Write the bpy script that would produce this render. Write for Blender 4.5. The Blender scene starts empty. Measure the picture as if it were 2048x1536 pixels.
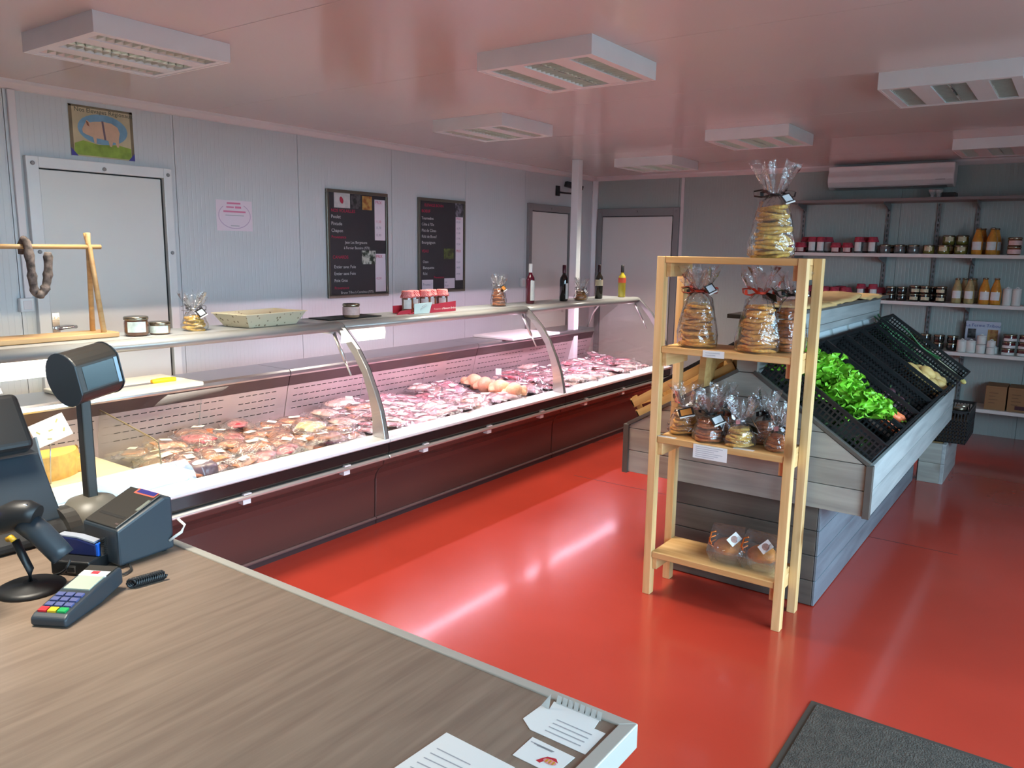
import bpy, bmesh, math, random
from mathutils import Vector, Matrix, noise
R = random.Random(11)
SC = bpy.context.scene
COL = SC.collection
PI = math.pi

# ---------------------------------------------------------------- camera
FPX, YAW, PIT, ROL, CAMH = 1566.98, math.radians(35.758), math.radians(9.690), math.radians(0.865), 1.65
_f = Vector((-math.sin(YAW)*math.cos(PIT), math.cos(YAW)*math.cos(PIT), -math.sin(PIT)))
_r0 = _f.cross(Vector((0, 0, 1))).normalized()
_u0 = _r0.cross(_f)
_r = math.cos(ROL)*_r0 + math.sin(ROL)*_u0
_u = -math.sin(ROL)*_r0 + math.cos(ROL)*_u0
cam_d = bpy.data.cameras.new('camera')
cam_d.sensor_fit = 'HORIZONTAL'
cam_d.sensor_width = 36.0
cam_d.lens = FPX/2048*36.0
cam_d.clip_start = 0.02
cam = bpy.data.objects.new('camera', cam_d)
COL.objects.link(cam)
cam.matrix_world = Matrix(((_r.x, _u.x, -_f.x, 0), (_r.y, _u.y, -_f.y, 0), (_r.z, _u.z, -_f.z, CAMH), (0, 0, 0, 1)))
SC.camera = cam

def hit(px, py, ax, val):
    """a photo pixel on the plane coordinate[ax] = val"""
    d = _f + (px-1024)/FPX*_r - (py-768)/FPX*_u
    o = Vector((0, 0, CAMH))
    return o + d*((val-o[ax])/d[ax])

# ---------------------------------------------------------------- sky, exposure
W = bpy.data.worlds.new('overcast_sky')
SC.world = W
W.use_nodes = True
_bg = W.node_tree.nodes['Background']
_bg.inputs[0].default_value = (0.56, 0.81, 1.0, 1)
_bg.inputs[1].default_value = 19.0
SC.view_settings.view_transform = 'Standard'
SC.view_settings.look = 'None'
SC.view_settings.gamma = 1.0
SC.view_settings.use_curve_mapping = False
SC.view_settings.exposure = 0.14
SC.cycles.max_bounces = 8
SC.cycles.diffuse_bounces = 3
SC.cycles.glossy_bounces = 3
SC.cycles.transmission_bounces = 3
SC.cycles.transparent_max_bounces = 14
SC.cycles.caustics_reflective = False
SC.cycles.caustics_refractive = False

def area(name, loc, sx, sy, power, col, rot=(0, 0, 0), spread=180, parent=None, portal=False):
    d = bpy.data.lights.new(name, 'AREA')
    d.shape = 'RECTANGLE'; d.size = sx; d.size_y = sy
    d.energy = power; d.color = col; d.spread = math.radians(spread)
    if portal: d.cycles.is_portal = True
    o = bpy.data.objects.new(name, d); COL.objects.link(o)
    o.location = loc; o.rotation_euler = rot
    if parent:
        o.parent = parent; o.location = Vector(loc)-parent.location
    return o

# daylight comes in through the shop front on the right (see wall_right below)
XW, YB, YF, XR, ZC = -4.90, 8.45, -2.2, 1.6, 2.53
WIN = ((-0.4, 1.3, 0.85, 2.2), (1.55, 3.0, 0.05, 2.2), (3.2, 5.0, 0.85, 2.2))   # y0,y1,z0,z1
for a, b, c, d in WIN:
    area('window_daylight', (XR+0.05, (a+b)/2, (c+d)/2), d-c, b-a, 1, (1, 1, 1), (0, PI/2, 0), portal=True)

# ---------------------------------------------------------------- helpers
def S(r, g, b):
    def c(v):
        v /= 255.0
        return v/12.92 if v <= 0.04045 else ((v+0.055)/1.055)**2.4
    return (c(r), c(g), c(b), 1)

class MB:
    """collects shapes and links them as one mesh object"""
    def __init__(s):
        s.v = []; s.f = []; s.m = []; s.s = []
    def add(s, vs, fs, mi=0, sm=False):
        n = len(s.v); s.v += [tuple(x) for x in vs]
        for q in fs:
            s.f.append(tuple(n+i for i in q)); s.m.append(mi); s.s.append(sm)
        return s
    def box(s, x0, x1, y0, y1, z0, z1, mi=0):
        vs = [(x, y, z) for z in (z0, z1) for y in (y0, y1) for x in (x0, x1)]
        return s.add(vs, [(0, 2, 3, 1), (4, 5, 7, 6), (0, 1, 5, 4), (2, 6, 7, 3), (0, 4, 6, 2), (1, 3, 7, 5)], mi)
    def obox(s, M, sx, sy, sz, mi=0):
        vs = [M @ Vector((x*sx/2, y*sy/2, z*sz/2)) for z in (-1, 1) for y in (-1, 1) for x in (-1, 1)]
        return s.add(vs, [(0, 2, 3, 1), (4, 5, 7, 6), (0, 1, 5, 4), (2, 6, 7, 3), (0, 4, 6, 2), (1, 3, 7, 5)], mi)
    def bar(s, a, b, w, t, mi=0, up=(0, 0, 1)):
        a = Vector(a); b = Vector(b); d = (b-a); L = d.length; d.normalize()
        sd = d.cross(Vector(up))
        if sd.length < 1e-5: sd = d.cross(Vector((1, 0, 0)))
        sd.normalize(); n = sd.cross(d)
        M = Matrix(((d.x, sd.x, n.x, (a.x+b.x)/2), (d.y, sd.y, n.y, (a.y+b.y)/2), (d.z, sd.z, n.z, (a.z+b.z)/2), (0, 0, 0, 1)))
        return s.obox(M, L, w, t, mi)
    def prism(s, poly, ax, a0, a1, mi=0, sm=False):
        def P(p, a):
            return {'x': (a, p[0], p[1]), 'y': (p[0], a, p[1]), 'z': (p[0], p[1], a)}[ax]
        n = len(poly)
        vs = [P(p, a0) for p in poly]+[P(p, a1) for p in poly]
        ar = sum(poly[i][0]*poly[(i+1) % n][1]-poly[(i+1) % n][0]*poly[i][1] for i in range(n))
        flip = (ar > 0) == (ax == 'y')
        k = len(s.v); s.v += vs
        for i in range(n):
            j = (i+1) % n
            q = (k+i, k+j, k+n+j, k+n+i)
            s.f.append(q if not flip else q[::-1]); s.m.append(mi); s.s.append(sm)
        for q in (tuple(k+i for i in range(n))[::-1], tuple(k+n+i for i in range(n))):
            s.f.append(q if not flip else q[::-1]); s.m.append(mi); s.s.append(False)
        return s
    def lathe(s, prof, n=20, c=(0, 0, 0), mi=0, sm=True, cap=True, wob=None, M=None):
        vs = []
        for k, (r, z) in enumerate(prof):
            for i in range(n):
                a = 2*PI*i/n
                rr = r*(wob(a, k, z) if wob else 1)
                p = Vector((c[0]+rr*math.cos(a), c[1]+rr*math.sin(a), c[2]+z))
                vs.append(M @ p if M else p)
        fs = []
        for k in range(len(prof)-1):
            for i in range(n):
                j = (i+1) % n
                fs.append((k*n+i, k*n+j, (k+1)*n+j, (k+1)*n+i))
        s.add(vs, fs, mi, sm)
        if cap:
            b = len(s.v)-len(vs); L = (len(prof)-1)*n
            s.f.append(tuple(b+i for i in range(n))[::-1]); s.m.append(mi); s.s.append(False)
            s.f.append(tuple(b+L+i for i in range(n))); s.m.append(mi); s.s.append(False)
        return s
    def tube(s, path, r, n=8, mi=0, cap=True):
        P = [Vector(p) for p in path]; m = len(P); vs = []
        up = Vector((0, 0, 1))
        for i, p in enumerate(P):
            t = (P[min(i+1, m-1)]-P[max(i-1, 0)]).normalized()
            a = t.cross(up)
            if a.length < 1e-3: a = t.cross(Vector((1, 0, 0)))
            a.normalize(); b = t.cross(a)
            rr = r(i/(m-1)) if callable(r) else r
            for k in range(n):
                q = 2*PI*k/n
                vs.append(p+a*math.cos(q)*rr+b*math.sin(q)*rr)
        fs = [(i*n+k, (i+1)*n+k, (i+1)*n+(k+1) % n, i*n+(k+1) % n) for i in range(m-1) for k in range(n)]
        b0 = len(s.v); s.add(vs, fs, mi, True)
        if cap:
            s.f.append(tuple(b0+k for k in range(n))); s.m.append(mi); s.s.append(False)
            s.f.append(tuple(b0+(m-1)*n+k for k in range(n))[::-1]); s.m.append(mi); s.s.append(False)
        return s
    def grid(s, fn, nu, nv, mi=0, sm=True, wrap=False):
        vs = [fn(i/nu, j/nv) for j in range(nv+1) for i in range(nu+1)]
        fs = [(j*(nu+1)+i, j*(nu+1)+i+1, (j+1)*(nu+1)+i+1, (j+1)*(nu+1)+i) for j in range(nv) for i in range(nu)]
        return s.add(vs, fs, mi, sm)
    def blob(s, fn, sub=3, mi=0):
        """closed star-shaped body: fn(direction) -> point"""
        bm = bmesh.new(); bmesh.ops.create_icosphere(bm, subdivisions=sub, radius=1.0)
        vs = [fn(v.co.normalized()) for v in bm.verts]
        bm.verts.index_update()
        fs = [tuple(v.index for v in f.verts) for f in bm.faces]
        bm.free()
        return s.add(vs, fs, mi, True)
    def xf(s, M):
        s.v = [tuple(M @ Vector(p)) for p in s.v]; return s
    def mesh(s, name, mats, off=None):
        me = bpy.data.meshes.new(name)
        v = s.v if off is None else [(p[0]-off[0], p[1]-off[1], p[2]-off[2]) for p in s.v]
        me.from_pydata(v, [], s.f)
        for m in (mats if isinstance(mats, (list, tuple)) else [mats]): me.materials.append(m)
        me.polygons.foreach_set('material_index', s.m)
        me.polygons.foreach_set('use_smooth', s.s)
        me.update()
        return me
    def build(s, name, mats, parent=None, world=True, bevel=0, seg=2):
        off = None
        if parent is not None and world:
            off = Vector(parent.location); q = parent.parent
            while q: off += q.location; q = q.parent
        me = s.mesh(name, mats, off)
        o = bpy.data.objects.new(name, me); COL.objects.link(o)
        if parent is not None: o.parent = parent
        if bevel:
            b = o.modifiers.new('bevel', 'BEVEL'); b.width = bevel; b.segments = seg; b.limit_method = 'ANGLE'
        return o

def tag(o, label=None, cat=None, group=None, kind=None):
    if label: o['label'] = label
    if cat: o['category'] = cat
    if group: o['group'] = group
    if kind: o['kind'] = kind
    return o
def thing(name, label, cat, loc=(0, 0, 0), rz=0, group=None):
    o = bpy.data.objects.new(name, None); COL.objects.link(o)
    o.empty_display_size = 0.05
    o.location = loc; o.rotation_euler = (0, 0, rz)
    return tag(o, label, cat, group)
def struct(o): o['kind'] = 'structure'; return o
def dup(src, loc=None, rot=None, label=None, group=None, parent=None, scale=None):
    c = src.copy(); COL.objects.link(c); c.parent = parent
    if loc is not None: c.location = loc
    if rot is not None: c.rotation_euler = rot
    if scale is not None: c.scale = scale if isinstance(scale, (tuple, list)) else (scale,)*3
    if label: c['label'] = label
    if group: c['group'] = group
    for ch in list(src.children): dup(ch, parent=c)
    return c
def inst(me, name, parent, loc, rot=(0, 0, 0), scale=1):
    o = bpy.data.objects.new(name, me); COL.objects.link(o)
    o.parent = parent; o.location = loc; o.rotation_euler = rot
    o.scale = scale if isinstance(scale, (tuple, list)) else (scale,)*3
    return o

_txt = {}
def text_mesh(body, size, mat, thin=True, align='LEFT'):
    c = bpy.data.curves.new('lettering', 'FONT'); c.body = body; c.size = size
    c.align_x = align; c.extrude = 0.0; c.resolution_u = 2
    t = bpy.data.objects.new('lettering', c); COL.objects.link(t)
    bpy.context.view_layer.update()
    dg = bpy.context.evaluated_depsgraph_get()
    me = bpy.data.meshes.new_from_object(t.evaluated_get(dg))
    bpy.data.objects.remove(t); bpy.data.curves.remove(c)
    me.materials.clear(); me.materials.append(mat)
    return me
def text(body, size, mat, parent, origin, right, up, align='LEFT', name='lettering'):
    """flat lettering; origin and axes in world space for an unrotated parent"""
    me = text_mesh(body, size, mat, align=align)
    right = Vector(right).normalized(); up = Vector(up).normalized(); n = right.cross(up)
    M = Matrix(((right.x, up.x, n.x, origin[0]), (right.y, up.y, n.y, origin[1]), (right.z, up.z, n.z, origin[2]), (0, 0, 0, 1)))
    off = Vector((0, 0, 0))
    if parent is not None:
        q = parent
        while q: off += q.location; q = q.parent
    me.transform(Matrix.Translation(-off) @ M)
    o = bpy.data.objects.new(name, me); COL.objects.link(o)
    if parent is not None: o.parent = parent
    return o

# ---------------------------------------------------------------- materials
def _n(nt, t, **k):
    n = nt.nodes.new(t)
    for a, b in k.items(): setattr(n, a, b)
    return n
def mat(name, col, rough=0.5, metal=0.0, var=0.0, scale=8.0, stretch=(1, 1, 1), bump=0.0, bscale=None, spec=0.5, trans=0.0, rnd=0.0,
        emit=None, estr=0.0, coat=0.0, detail=3.0, alpha=1.0, sss=0.0, rvar=0.0):
    m = bpy.data.materials.new(name); m.use_nodes = True
    nt = m.node_tree; b = nt.nodes['Principled BSDF']; L = nt.links
    b.inputs['Base Color'].default_value = col
    b.inputs['Roughness'].default_value = rough
    b.inputs['Metallic'].default_value = metal
    b.inputs['Specular IOR Level'].default_value = spec
    b.inputs['Transmission Weight'].default_value = trans
    b.inputs['Coat Weight'].default_value = coat
    b.inputs['Alpha'].default_value = alpha
    if sss:
        b.inputs['Subsurface Weight'].default_value = sss
        b.inputs['Subsurface Radius'].default_value = (0.02, 0.008, 0.004)
    if emit:
        b.inputs['Emission Color'].default_value = emit; b.inputs['Emission Strength'].default_value = estr
    if var or bump or rvar:
        tc = _n(nt, 'ShaderNodeTexCoord'); mp = _n(nt, 'ShaderNodeMapping'); mp.inputs['Scale'].default_value = stretch
        nz = _n(nt, 'ShaderNodeTexNoise'); nz.inputs['Scale'].default_value = scale; nz.inputs['Detail'].default_value = detail
        L.new(tc.outputs['Object'], mp.inputs['Vector']); L.new(mp.outputs[0], nz.inputs['Vector'])
        if rvar:
            mr = _n(nt, 'ShaderNodeMapRange'); mr.inputs['To Min'].default_value = max(0, rough-rvar); mr.inputs['To Max'].default_value = rough+rvar
            L.new(nz.outputs['Fac'], mr.inputs['Value']); L.new(mr.outputs[0], b.inputs['Roughness'])
    src = None
    if var:
        cr = _n(nt, 'ShaderNodeValToRGB')
        e = cr.color_ramp.elements
        e[0].position = 0.3; e[1].position = 0.72
        e[0].color = tuple(max(0, c*(1-var)) for c in col[:3])+(1,)
        e[1].color = tuple(min(1, c*(1+var)) for c in col[:3])+(1,)
        L.new(nz.outputs['Fac'], cr.inputs[0]); src = cr.outputs[0]
    if rnd:
        oi = _n(nt, 'ShaderNodeObjectInfo'); hs = _n(nt, 'ShaderNodeHueSaturation')
        mr = _n(nt, 'ShaderNodeMapRange'); mr.inputs['To Min'].default_value = 1-rnd; mr.inputs['To Max'].default_value = 1+rnd
        mh = _n(nt, 'ShaderNodeMapRange'); mh.inputs['To Min'].default_value = 0.5-0.02*rnd; mh.inputs['To Max'].default_value = 0.5+0.02*rnd
        L.new(oi.outputs['Random'], mr.inputs['Value']); L.new(mr.outputs[0], hs.inputs['Value'])
        L.new(oi.outputs['Random'], mh.inputs['Value']); L.new(mh.outputs[0], hs.inputs['Hue'])
        hs.inputs['Color'].default_value = col
        if src: L.new(src, hs.inputs['Color'])
        src = hs.outputs[0]
    if src: L.new(src, b.inputs['Base Color'])
    if bump:
        bp = _n(nt, 'ShaderNodeBump'); bp.inputs['Strength'].default_value = min(1, bump); bp.inputs['Distance'].default_value = 0.01
        src2 = nz.outputs['Fac']
        if bscale:
            n2 = _n(nt, 'ShaderNodeTexNoise'); n2.inputs['Scale'].default_value = bscale; n2.inputs['Detail'].default_value = 2
            L.new(mp.outputs[0], n2.inputs['Vector']); src2 = n2.outputs['Fac']
        L.new(src2, bp.inputs['Height']); L.new(bp.outputs[0], b.inputs['Normal'])
    return m

def thin_glass(name, tint=(1, 1, 1, 1), ior=1.5, rough=0.0, gl=1.0, wrinkle=0.0, wscale=25.0, haze=0.0, hcol=(1, 1, 1, 1), stretch=(1, 1, 1)):
    """thin sheet: see-through with a fresnel reflection, optional crinkles and milky haze"""
    m = bpy.data.materials.new(name); m.use_nodes = True
    nt = m.node_tree; L = nt.links
    nt.nodes.remove(nt.nodes['Principled BSDF']); out = nt.nodes['Material Output']
    tr = _n(nt, 'ShaderNodeBsdfTransparent'); tr.inputs[0].default_value = tint
    g = _n(nt, 'ShaderNodeBsdfGlossy'); g.inputs['Roughness'].default_value = rough
    lw = _n(nt, 'ShaderNodeLayerWeight'); lw.inputs['Blend'].default_value = 0.5
    pw = _n(nt, 'ShaderNodeMath', operation='POWER'); pw.inputs[1].default_value = 4.5; L.new(lw.outputs['Facing'], pw.inputs[0])
    fr = _n(nt, 'ShaderNodeMath', operation='MULTIPLY_ADD'); fr.inputs[1].default_value = 0.9; fr.inputs[2].default_value = ((ior-1)/(ior+1))**2*1.6
    L.new(pw.outputs[0], fr.inputs[0])
    mx = _n(nt, 'ShaderNodeMixShader')
    base = tr.outputs[0]
    if haze:
        df = _n(nt, 'ShaderNodeBsdfDiffuse'); df.inputs[0].default_value = hcol
        m2 = _n(nt, 'ShaderNodeMixShader'); m2.inputs[0].default_value = haze
        L.new(tr.outputs[0], m2.inputs[1]); L.new(df.outputs[0], m2.inputs[2]); base = m2.outputs[0]
    if wrinkle:
        tc = _n(nt, 'ShaderNodeTexCoord'); mp = _n(nt, 'ShaderNodeMapping'); mp.inputs['Scale'].default_value = stretch
        nz = _n(nt, 'ShaderNodeTexNoise'); nz.inputs['Scale'].default_value = wscale; nz.inputs['Detail'].default_value = 3
        bp = _n(nt, 'ShaderNodeBump'); bp.inputs['Strength'].default_value = wrinkle; bp.inputs['Distance'].default_value = 0.02
        L.new(tc.outputs['Object'], mp.inputs[0]); L.new(mp.outputs[0], nz.inputs['Vector']); L.new(nz.outputs['Fac'], bp.inputs['Height'])
        L.new(bp.outputs[0], g.inputs['Normal']); L.new(bp.outputs[0], lw.inputs['Normal'])
    if gl != 1.0:
        mu = _n(nt, 'ShaderNodeMath', operation='MULTIPLY'); mu.inputs[1].default_value = gl; mu.use_clamp = True
        L.new(fr.outputs[0], mu.inputs[0]); L.new(mu.outputs[0], mx.inputs[0])
    else: L.new(fr.outputs[0], mx.inputs[0])
    L.new(base, mx.inputs[1]); L.new(g.outputs[0], mx.inputs[2]); L.new(mx.outputs[0], out.inputs[0])
    return m

def ribbed(name, col, rough, axis, pitch, strength):
    """painted sheet steel with fine vertical ribs"""
    m = mat(name, col, rough, var=0.03, scale=1.2)
    nt = m.node_tree; b = nt.nodes['Principled BSDF']; L = nt.links
    tc = _n(nt, 'ShaderNodeTexCoord'); sp = _n(nt, 'ShaderNodeSeparateXYZ'); L.new(tc.outputs['Object'], sp.inputs[0])
    mu = _n(nt, 'ShaderNodeMath', operation='MULTIPLY'); mu.inputs[1].default_value = 1/pitch
    L.new(sp.outputs[axis], mu.inputs[0])
    fr = _n(nt, 'ShaderNodeMath', operation='FRACT'); L.new(mu.outputs[0], fr.inputs[0])
    cr = _n(nt, 'ShaderNodeValToRGB'); e = cr.color_ramp.elements
    e[0].position = 0.0; e[0].color = (0, 0, 0, 1); e[1].position = 0.10; e[1].color = (1, 1, 1, 1)
    k = e.new(0.90); k.color = (1, 1, 1, 1); k = e.new(1.0); k.color = (0, 0, 0, 1)
    L.new(fr.outputs[0], cr.inputs[0])
    bp = _n(nt, 'ShaderNodeBump'); bp.inputs['Strength'].default_value = strength; bp.inputs['Distance'].default_value = 0.004
    L.new(cr.outputs[0], bp.inputs['Height']); L.new(bp.outputs[0], b.inputs['Normal'])
    return m

def wood(name, c1, c2, rough=0.5, axis=0, fine=14.0, along=1.2, rnd=0.12, knots=0.0, bump=0.1):
    """grain running along an axis of the object"""
    m = bpy.data.materials.new(name); m.use_nodes = True
    nt = m.node_tree; b = nt.nodes['Principled BSDF']; L = nt.links
    tc = _n(nt, 'ShaderNodeTexCoord'); mp = _n(nt, 'ShaderNodeMapping')
    sc = [fine]*3; sc[axis] = along; mp.inputs['Scale'].default_value = sc
    oi = _n(nt, 'ShaderNodeObjectInfo')
    ad = _n(nt, 'ShaderNodeVectorMath', operation='ADD'); L.new(tc.outputs['Object'], ad.inputs[0]); L.new(oi.outputs['Random'], ad.inputs[1])
    L.new(ad.outputs[0], mp.inputs[0])
    nz = _n(nt, 'ShaderNodeTexNoise'); nz.inputs['Scale'].default_value = 2.2; nz.inputs['Detail'].default_value = 5; nz.inputs['Distortion'].default_value = 0.6
    L.new(mp.outputs[0], nz.inputs['Vector'])
    cr = _n(nt, 'ShaderNodeValToRGB'); e = cr.color_ramp.elements
    e[0].position = 0.32; e[0].color = c1; e[1].position = 0.68; e[1].color = c2
    L.new(nz.outputs['Fac'], cr.inputs[0])
    src = cr.outputs[0]
    if knots:
        vo = _n(nt, 'ShaderNodeTexVoronoi'); vo.inputs['Scale'].default_value = 1.0
        mk = _n(nt, 'ShaderNodeMapping'); ks = [knots*1.0]*3; ks[axis] = knots*0.55; mk.inputs['Scale'].default_value = ks
        L.new(ad.outputs[0], mk.inputs[0]); L.new(mk.outputs[0], vo.inputs['Vector'])
        kr = _n(nt, 'ShaderNodeValToRGB'); q = kr.color_ramp.elements
        q[0].position = 0.05; q[0].color = (0.35, 0.22, 0.14, 1); q[1].position = 0.12; q[1].color = (1, 1, 1, 1)
        L.new(vo.outputs['Distance'], kr.inputs[0])
        mm = _n(nt, 'ShaderNodeMix', data_type='RGBA', blend_type='MULTIPLY'); mm.inputs[0].default_value = 0.8
        L.new(src, mm.inputs[6]); L.new(kr.outputs[0], mm.inputs[7]); src = mm.outputs[2]
    hs = _n(nt, 'ShaderNodeHueSaturation')
    mr = _n(nt, 'ShaderNodeMapRange'); mr.inputs['To Min'].default_value = 1-rnd; mr.inputs['To Max'].default_value = 1+rnd
    L.new(oi.outputs['Random'], mr.inputs['Value']); L.new(mr.outputs[0], hs.inputs['Value']); L.new(src, hs.inputs['Color'])
    L.new(hs.outputs[0], b.inputs['Base Color']); b.inputs['Roughness'].default_value = rough
    if bump:
        bp = _n(nt, 'ShaderNodeBump'); bp.inputs['Strength'].default_value = bump; bp.inputs['Distance'].default_value = 0.003
        L.new(nz.outputs['Fac'], bp.inputs['Height']); L.new(bp.outputs[0], b.inputs['Normal'])
    return m

M = {}
M['floor'] = mat('red_resin_floor', S(170, 56, 41), 0.24, var=0.08, scale=1.4, bump=0.04, bscale=4.0, spec=0.5, rvar=0.05, coat=0.35)
M['floor'].node_tree.nodes['Principled BSDF'].inputs['Coat Roughness'].default_value = 0.10
M['ceil'] = mat('glossy_ceiling_sheet', S(214, 205, 200), 0.16, var=0.02, scale=0.8, bump=0.03, bscale=1.1)
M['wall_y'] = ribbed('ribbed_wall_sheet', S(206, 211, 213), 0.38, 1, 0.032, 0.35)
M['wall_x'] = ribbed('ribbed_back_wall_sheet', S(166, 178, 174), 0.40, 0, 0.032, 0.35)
M['joint'] = mat('panel_joint', S(120, 126, 126), 0.6)
M['white_paint'] = mat('white_painted_metal', S(228, 230, 230), 0.3, var=0.02)
M['trim'] = mat('trim_strip', S(226, 220, 220), 0.35)
M['grey_frame'] = mat('grey_door_frame', S(140, 140, 140), 0.4)
M['door_leaf'] = mat('door_leaf', S(224, 224, 220), 0.35, var=0.02, scale=2)
M['black'] = mat('black_plastic', S(26, 28, 30), 0.45)
M['black_gloss'] = mat('black_gloss_plastic', S(18, 20, 22), 0.15)
M['dark_gap'] = mat('dark_gap', S(28, 27, 27), 0.7)
M['chrome'] = mat('chrome', S(220, 220, 220), 0.12, 1.0)
M['steel'] = mat('brushed_steel', S(196, 196, 198), 0.28, 1.0, var=0.04, scale=6, stretch=(1, 0.2, 1))
M['alu'] = mat('satin_aluminium', S(196, 197, 196), 0.30, 0.75)
M['maroon'] = mat('dark_maroon_panel', S(84, 56, 52), 0.2, spec=0.5)
M['band'] = mat('black_front_band', S(38, 32, 32), 0.16)
M['bumper'] = mat('pale_bumper_strip', S(214, 208, 200), 0.18, 0.6)
M['sill'] = mat('white_glass_sill', S(235, 235, 236), 0.25)
M['case_in'] = mat('case_inner_panel', S(176, 160, 160), 0.35, 0.25, var=0.05, scale=3)
M['case_dark'] = mat('dark_brown_strip', S(60, 46, 48), 0.35)
M['case_body'] = mat('grey_case_body', S(150, 150, 152), 0.4)
M['deck'] = mat('case_deck_steel', S(205, 200, 200), 0.3, 0.6)
M['glass'] = thin_glass('clear_curved_glass', (0.97, 0.98, 0.98, 1), 1.5)
M['winglass'] = thin_glass('shop_window_glass', (0.94, 0.97, 0.98, 1), 1.5)
M['acrylic'] = thin_glass('acrylic_sheet', (0.93, 0.95, 0.93, 1), 1.49, haze=0.04)
M['cello'] = thin_glass('crinkled_cellophane', (0.97, 0.97, 0.97, 1), 1.5, rough=0.06, gl=1.8, wrinkle=0.9, wscale=26, haze=0.03)
M['vacfilm'] = thin_glass('vacuum_film', (0.97, 0.96, 0.97, 1), 1.5, rough=0.10, gl=1.5, wrinkle=0.9, wscale=34, haze=0.12, hcol=(0.95, 0.88, 0.9, 1))
M['paper'] = mat('white_paper', S(236, 236, 232), 0.7)
M['ink'] = mat('grey_print', S(168, 170, 174), 0.7)
M['kraft'] = mat('brown_kraft_paper', S(206, 168, 112), 0.75, var=0.08, scale=20, bump=0.1)
M['pine'] = wood('pale_pine', S(214, 168, 108), S(238, 200, 146), 0.5, axis=2, fine=11, along=0.7, knots=3.2)
M['pine_x'] = wood('pale_pine_shelf', S(206, 156, 94), S(232, 190, 132), 0.5, axis=0, fine=11, along=0.7, knots=2.4)
M['pine_y'] = wood('pale_pine_cleat', S(210, 162, 102), S(234, 194, 138), 0.5, axis=1, fine=11, along=0.7)
# ================================================================ the setting
o = struct(MB().box(XW-0.2, XR+0.2, YF-0.2, YB+0.2, -0.12, 0).build('floor', M['floor']))
_j = MB().box(-2.92, -0.4, 4.862, 4.866, -0.002, 0.0006)
_j.build('floor_joint', M['dark_gap'], o)
# ceiling: sheets laid across the room with narrow joints
ceil = struct(MB().box(XW-0.2, XR+0.2, YF-0.2, YB+0.2, ZC+0.012, ZC+0.1).build('ceiling', M['joint']))
y = 4.28-1.1*6
while y < YB:
    a, b = max(y, YF), min(y+1.097, YB)
    if b > a: MB().box(XW, XR, a, b, ZC, ZC+0.013).build('ceiling_panel', M['ceil'], ceil)
    y += 1.1
# left wall
wl = struct(MB().box(XW-0.2, XW-0.022, YF-0.2, YB+0.2, -0.1, ZC+0.1).build('wall_left', M['joint']))
y = 1.995-4.0
while y < YB:
    a, b = max(y, YF), min(y+0.996, YB)
    if b > a: MB().box(XW-0.024, XW, a, b, 0, ZC).build('wall_panel', M['wall_y'], wl)
    y += 1.0
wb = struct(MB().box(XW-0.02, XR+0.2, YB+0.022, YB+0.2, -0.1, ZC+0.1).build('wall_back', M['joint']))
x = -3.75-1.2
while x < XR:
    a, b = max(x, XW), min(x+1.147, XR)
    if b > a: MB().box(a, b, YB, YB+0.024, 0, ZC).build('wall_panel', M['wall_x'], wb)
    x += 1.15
struct(MB().box(XW-0.02, XR+0.2, YF-0.2, YF, -0.1, ZC+0.1).build('wall_front', M['white_paint']))
# right wall with the shop windows and glazed entrance
m = MB(); edges = sorted(WIN); yy = YF
for a, b, c, d in edges:
    m.box(XR, XR+0.16, yy, a, -0.1, ZC+0.1); m.box(XR, XR+0.16, a, b, -0.1, c); m.box(XR, XR+0.16, a, b, d, ZC+0.1); yy = b
m.box(XR, XR+0.16, yy, YB+0.05, -0.1, ZC+0.1)
struct(m.build('wall_right', M['white_paint']))
for i, (a, b, c, d) in enumerate(edges):
    r = thing('window_%d' % (i+1), None, None, (XR+0.08, (a+b)/2, c)); struct(r)
    f = MB(); t = 0.05
    for q in ((a, a+t, c, d), (b-t, b, c, d), (a, b, c, c+t), (a, b, d-t, d)): f.box(XR+0.05, XR+0.11, *q)
    f.build('window_frame', M['alu'], r)
    MB().box(XR+0.078, XR+0.082, a+t, b-t, c+t, d-t).build('pane', M['winglass'], r)
struct(MB().box(XR+0.16, 45, -45, 50, -0.3, -0.04).build('ground', mat('pale_asphalt', S(120, 120, 118), 0.9, var=0.1, scale=1)))
# cove strips and corner trims
def trim(n, mb, mt='trim'):
    return struct(mb.build('trim_%d' % n, M[mt]))
trim(1, MB().prism([(XW, ZC), (XW+0.05, ZC), (XW+0.045, ZC-0.018), (XW+0.018, ZC-0.045), (XW, ZC-0.05)], 'y', YF, YB))
trim(2, MB().prism([(YB, ZC), (YB-0.05, ZC), (YB-0.045, ZC-0.018), (YB-0.018, ZC-0.045), (YB, ZC-0.05)], 'x', XW, XR))
trim(3, MB().prism([(XW, YB), (XW+0.055, YB), (XW+0.055, YB-0.012), (XW+0.012, YB-0.055), (XW, YB-0.055)], 'z', 0, ZC-0.05))
trim(4, MB().box(-3.772, -3.735, YB-0.012, YB+0.001, 0, ZC-0.05))
# pillar
struct(MB().box(-4.17, -4.09, 6.735, 6.815, 0, ZC).build('pillar', M['white_paint'], bevel=0.006))

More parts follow.
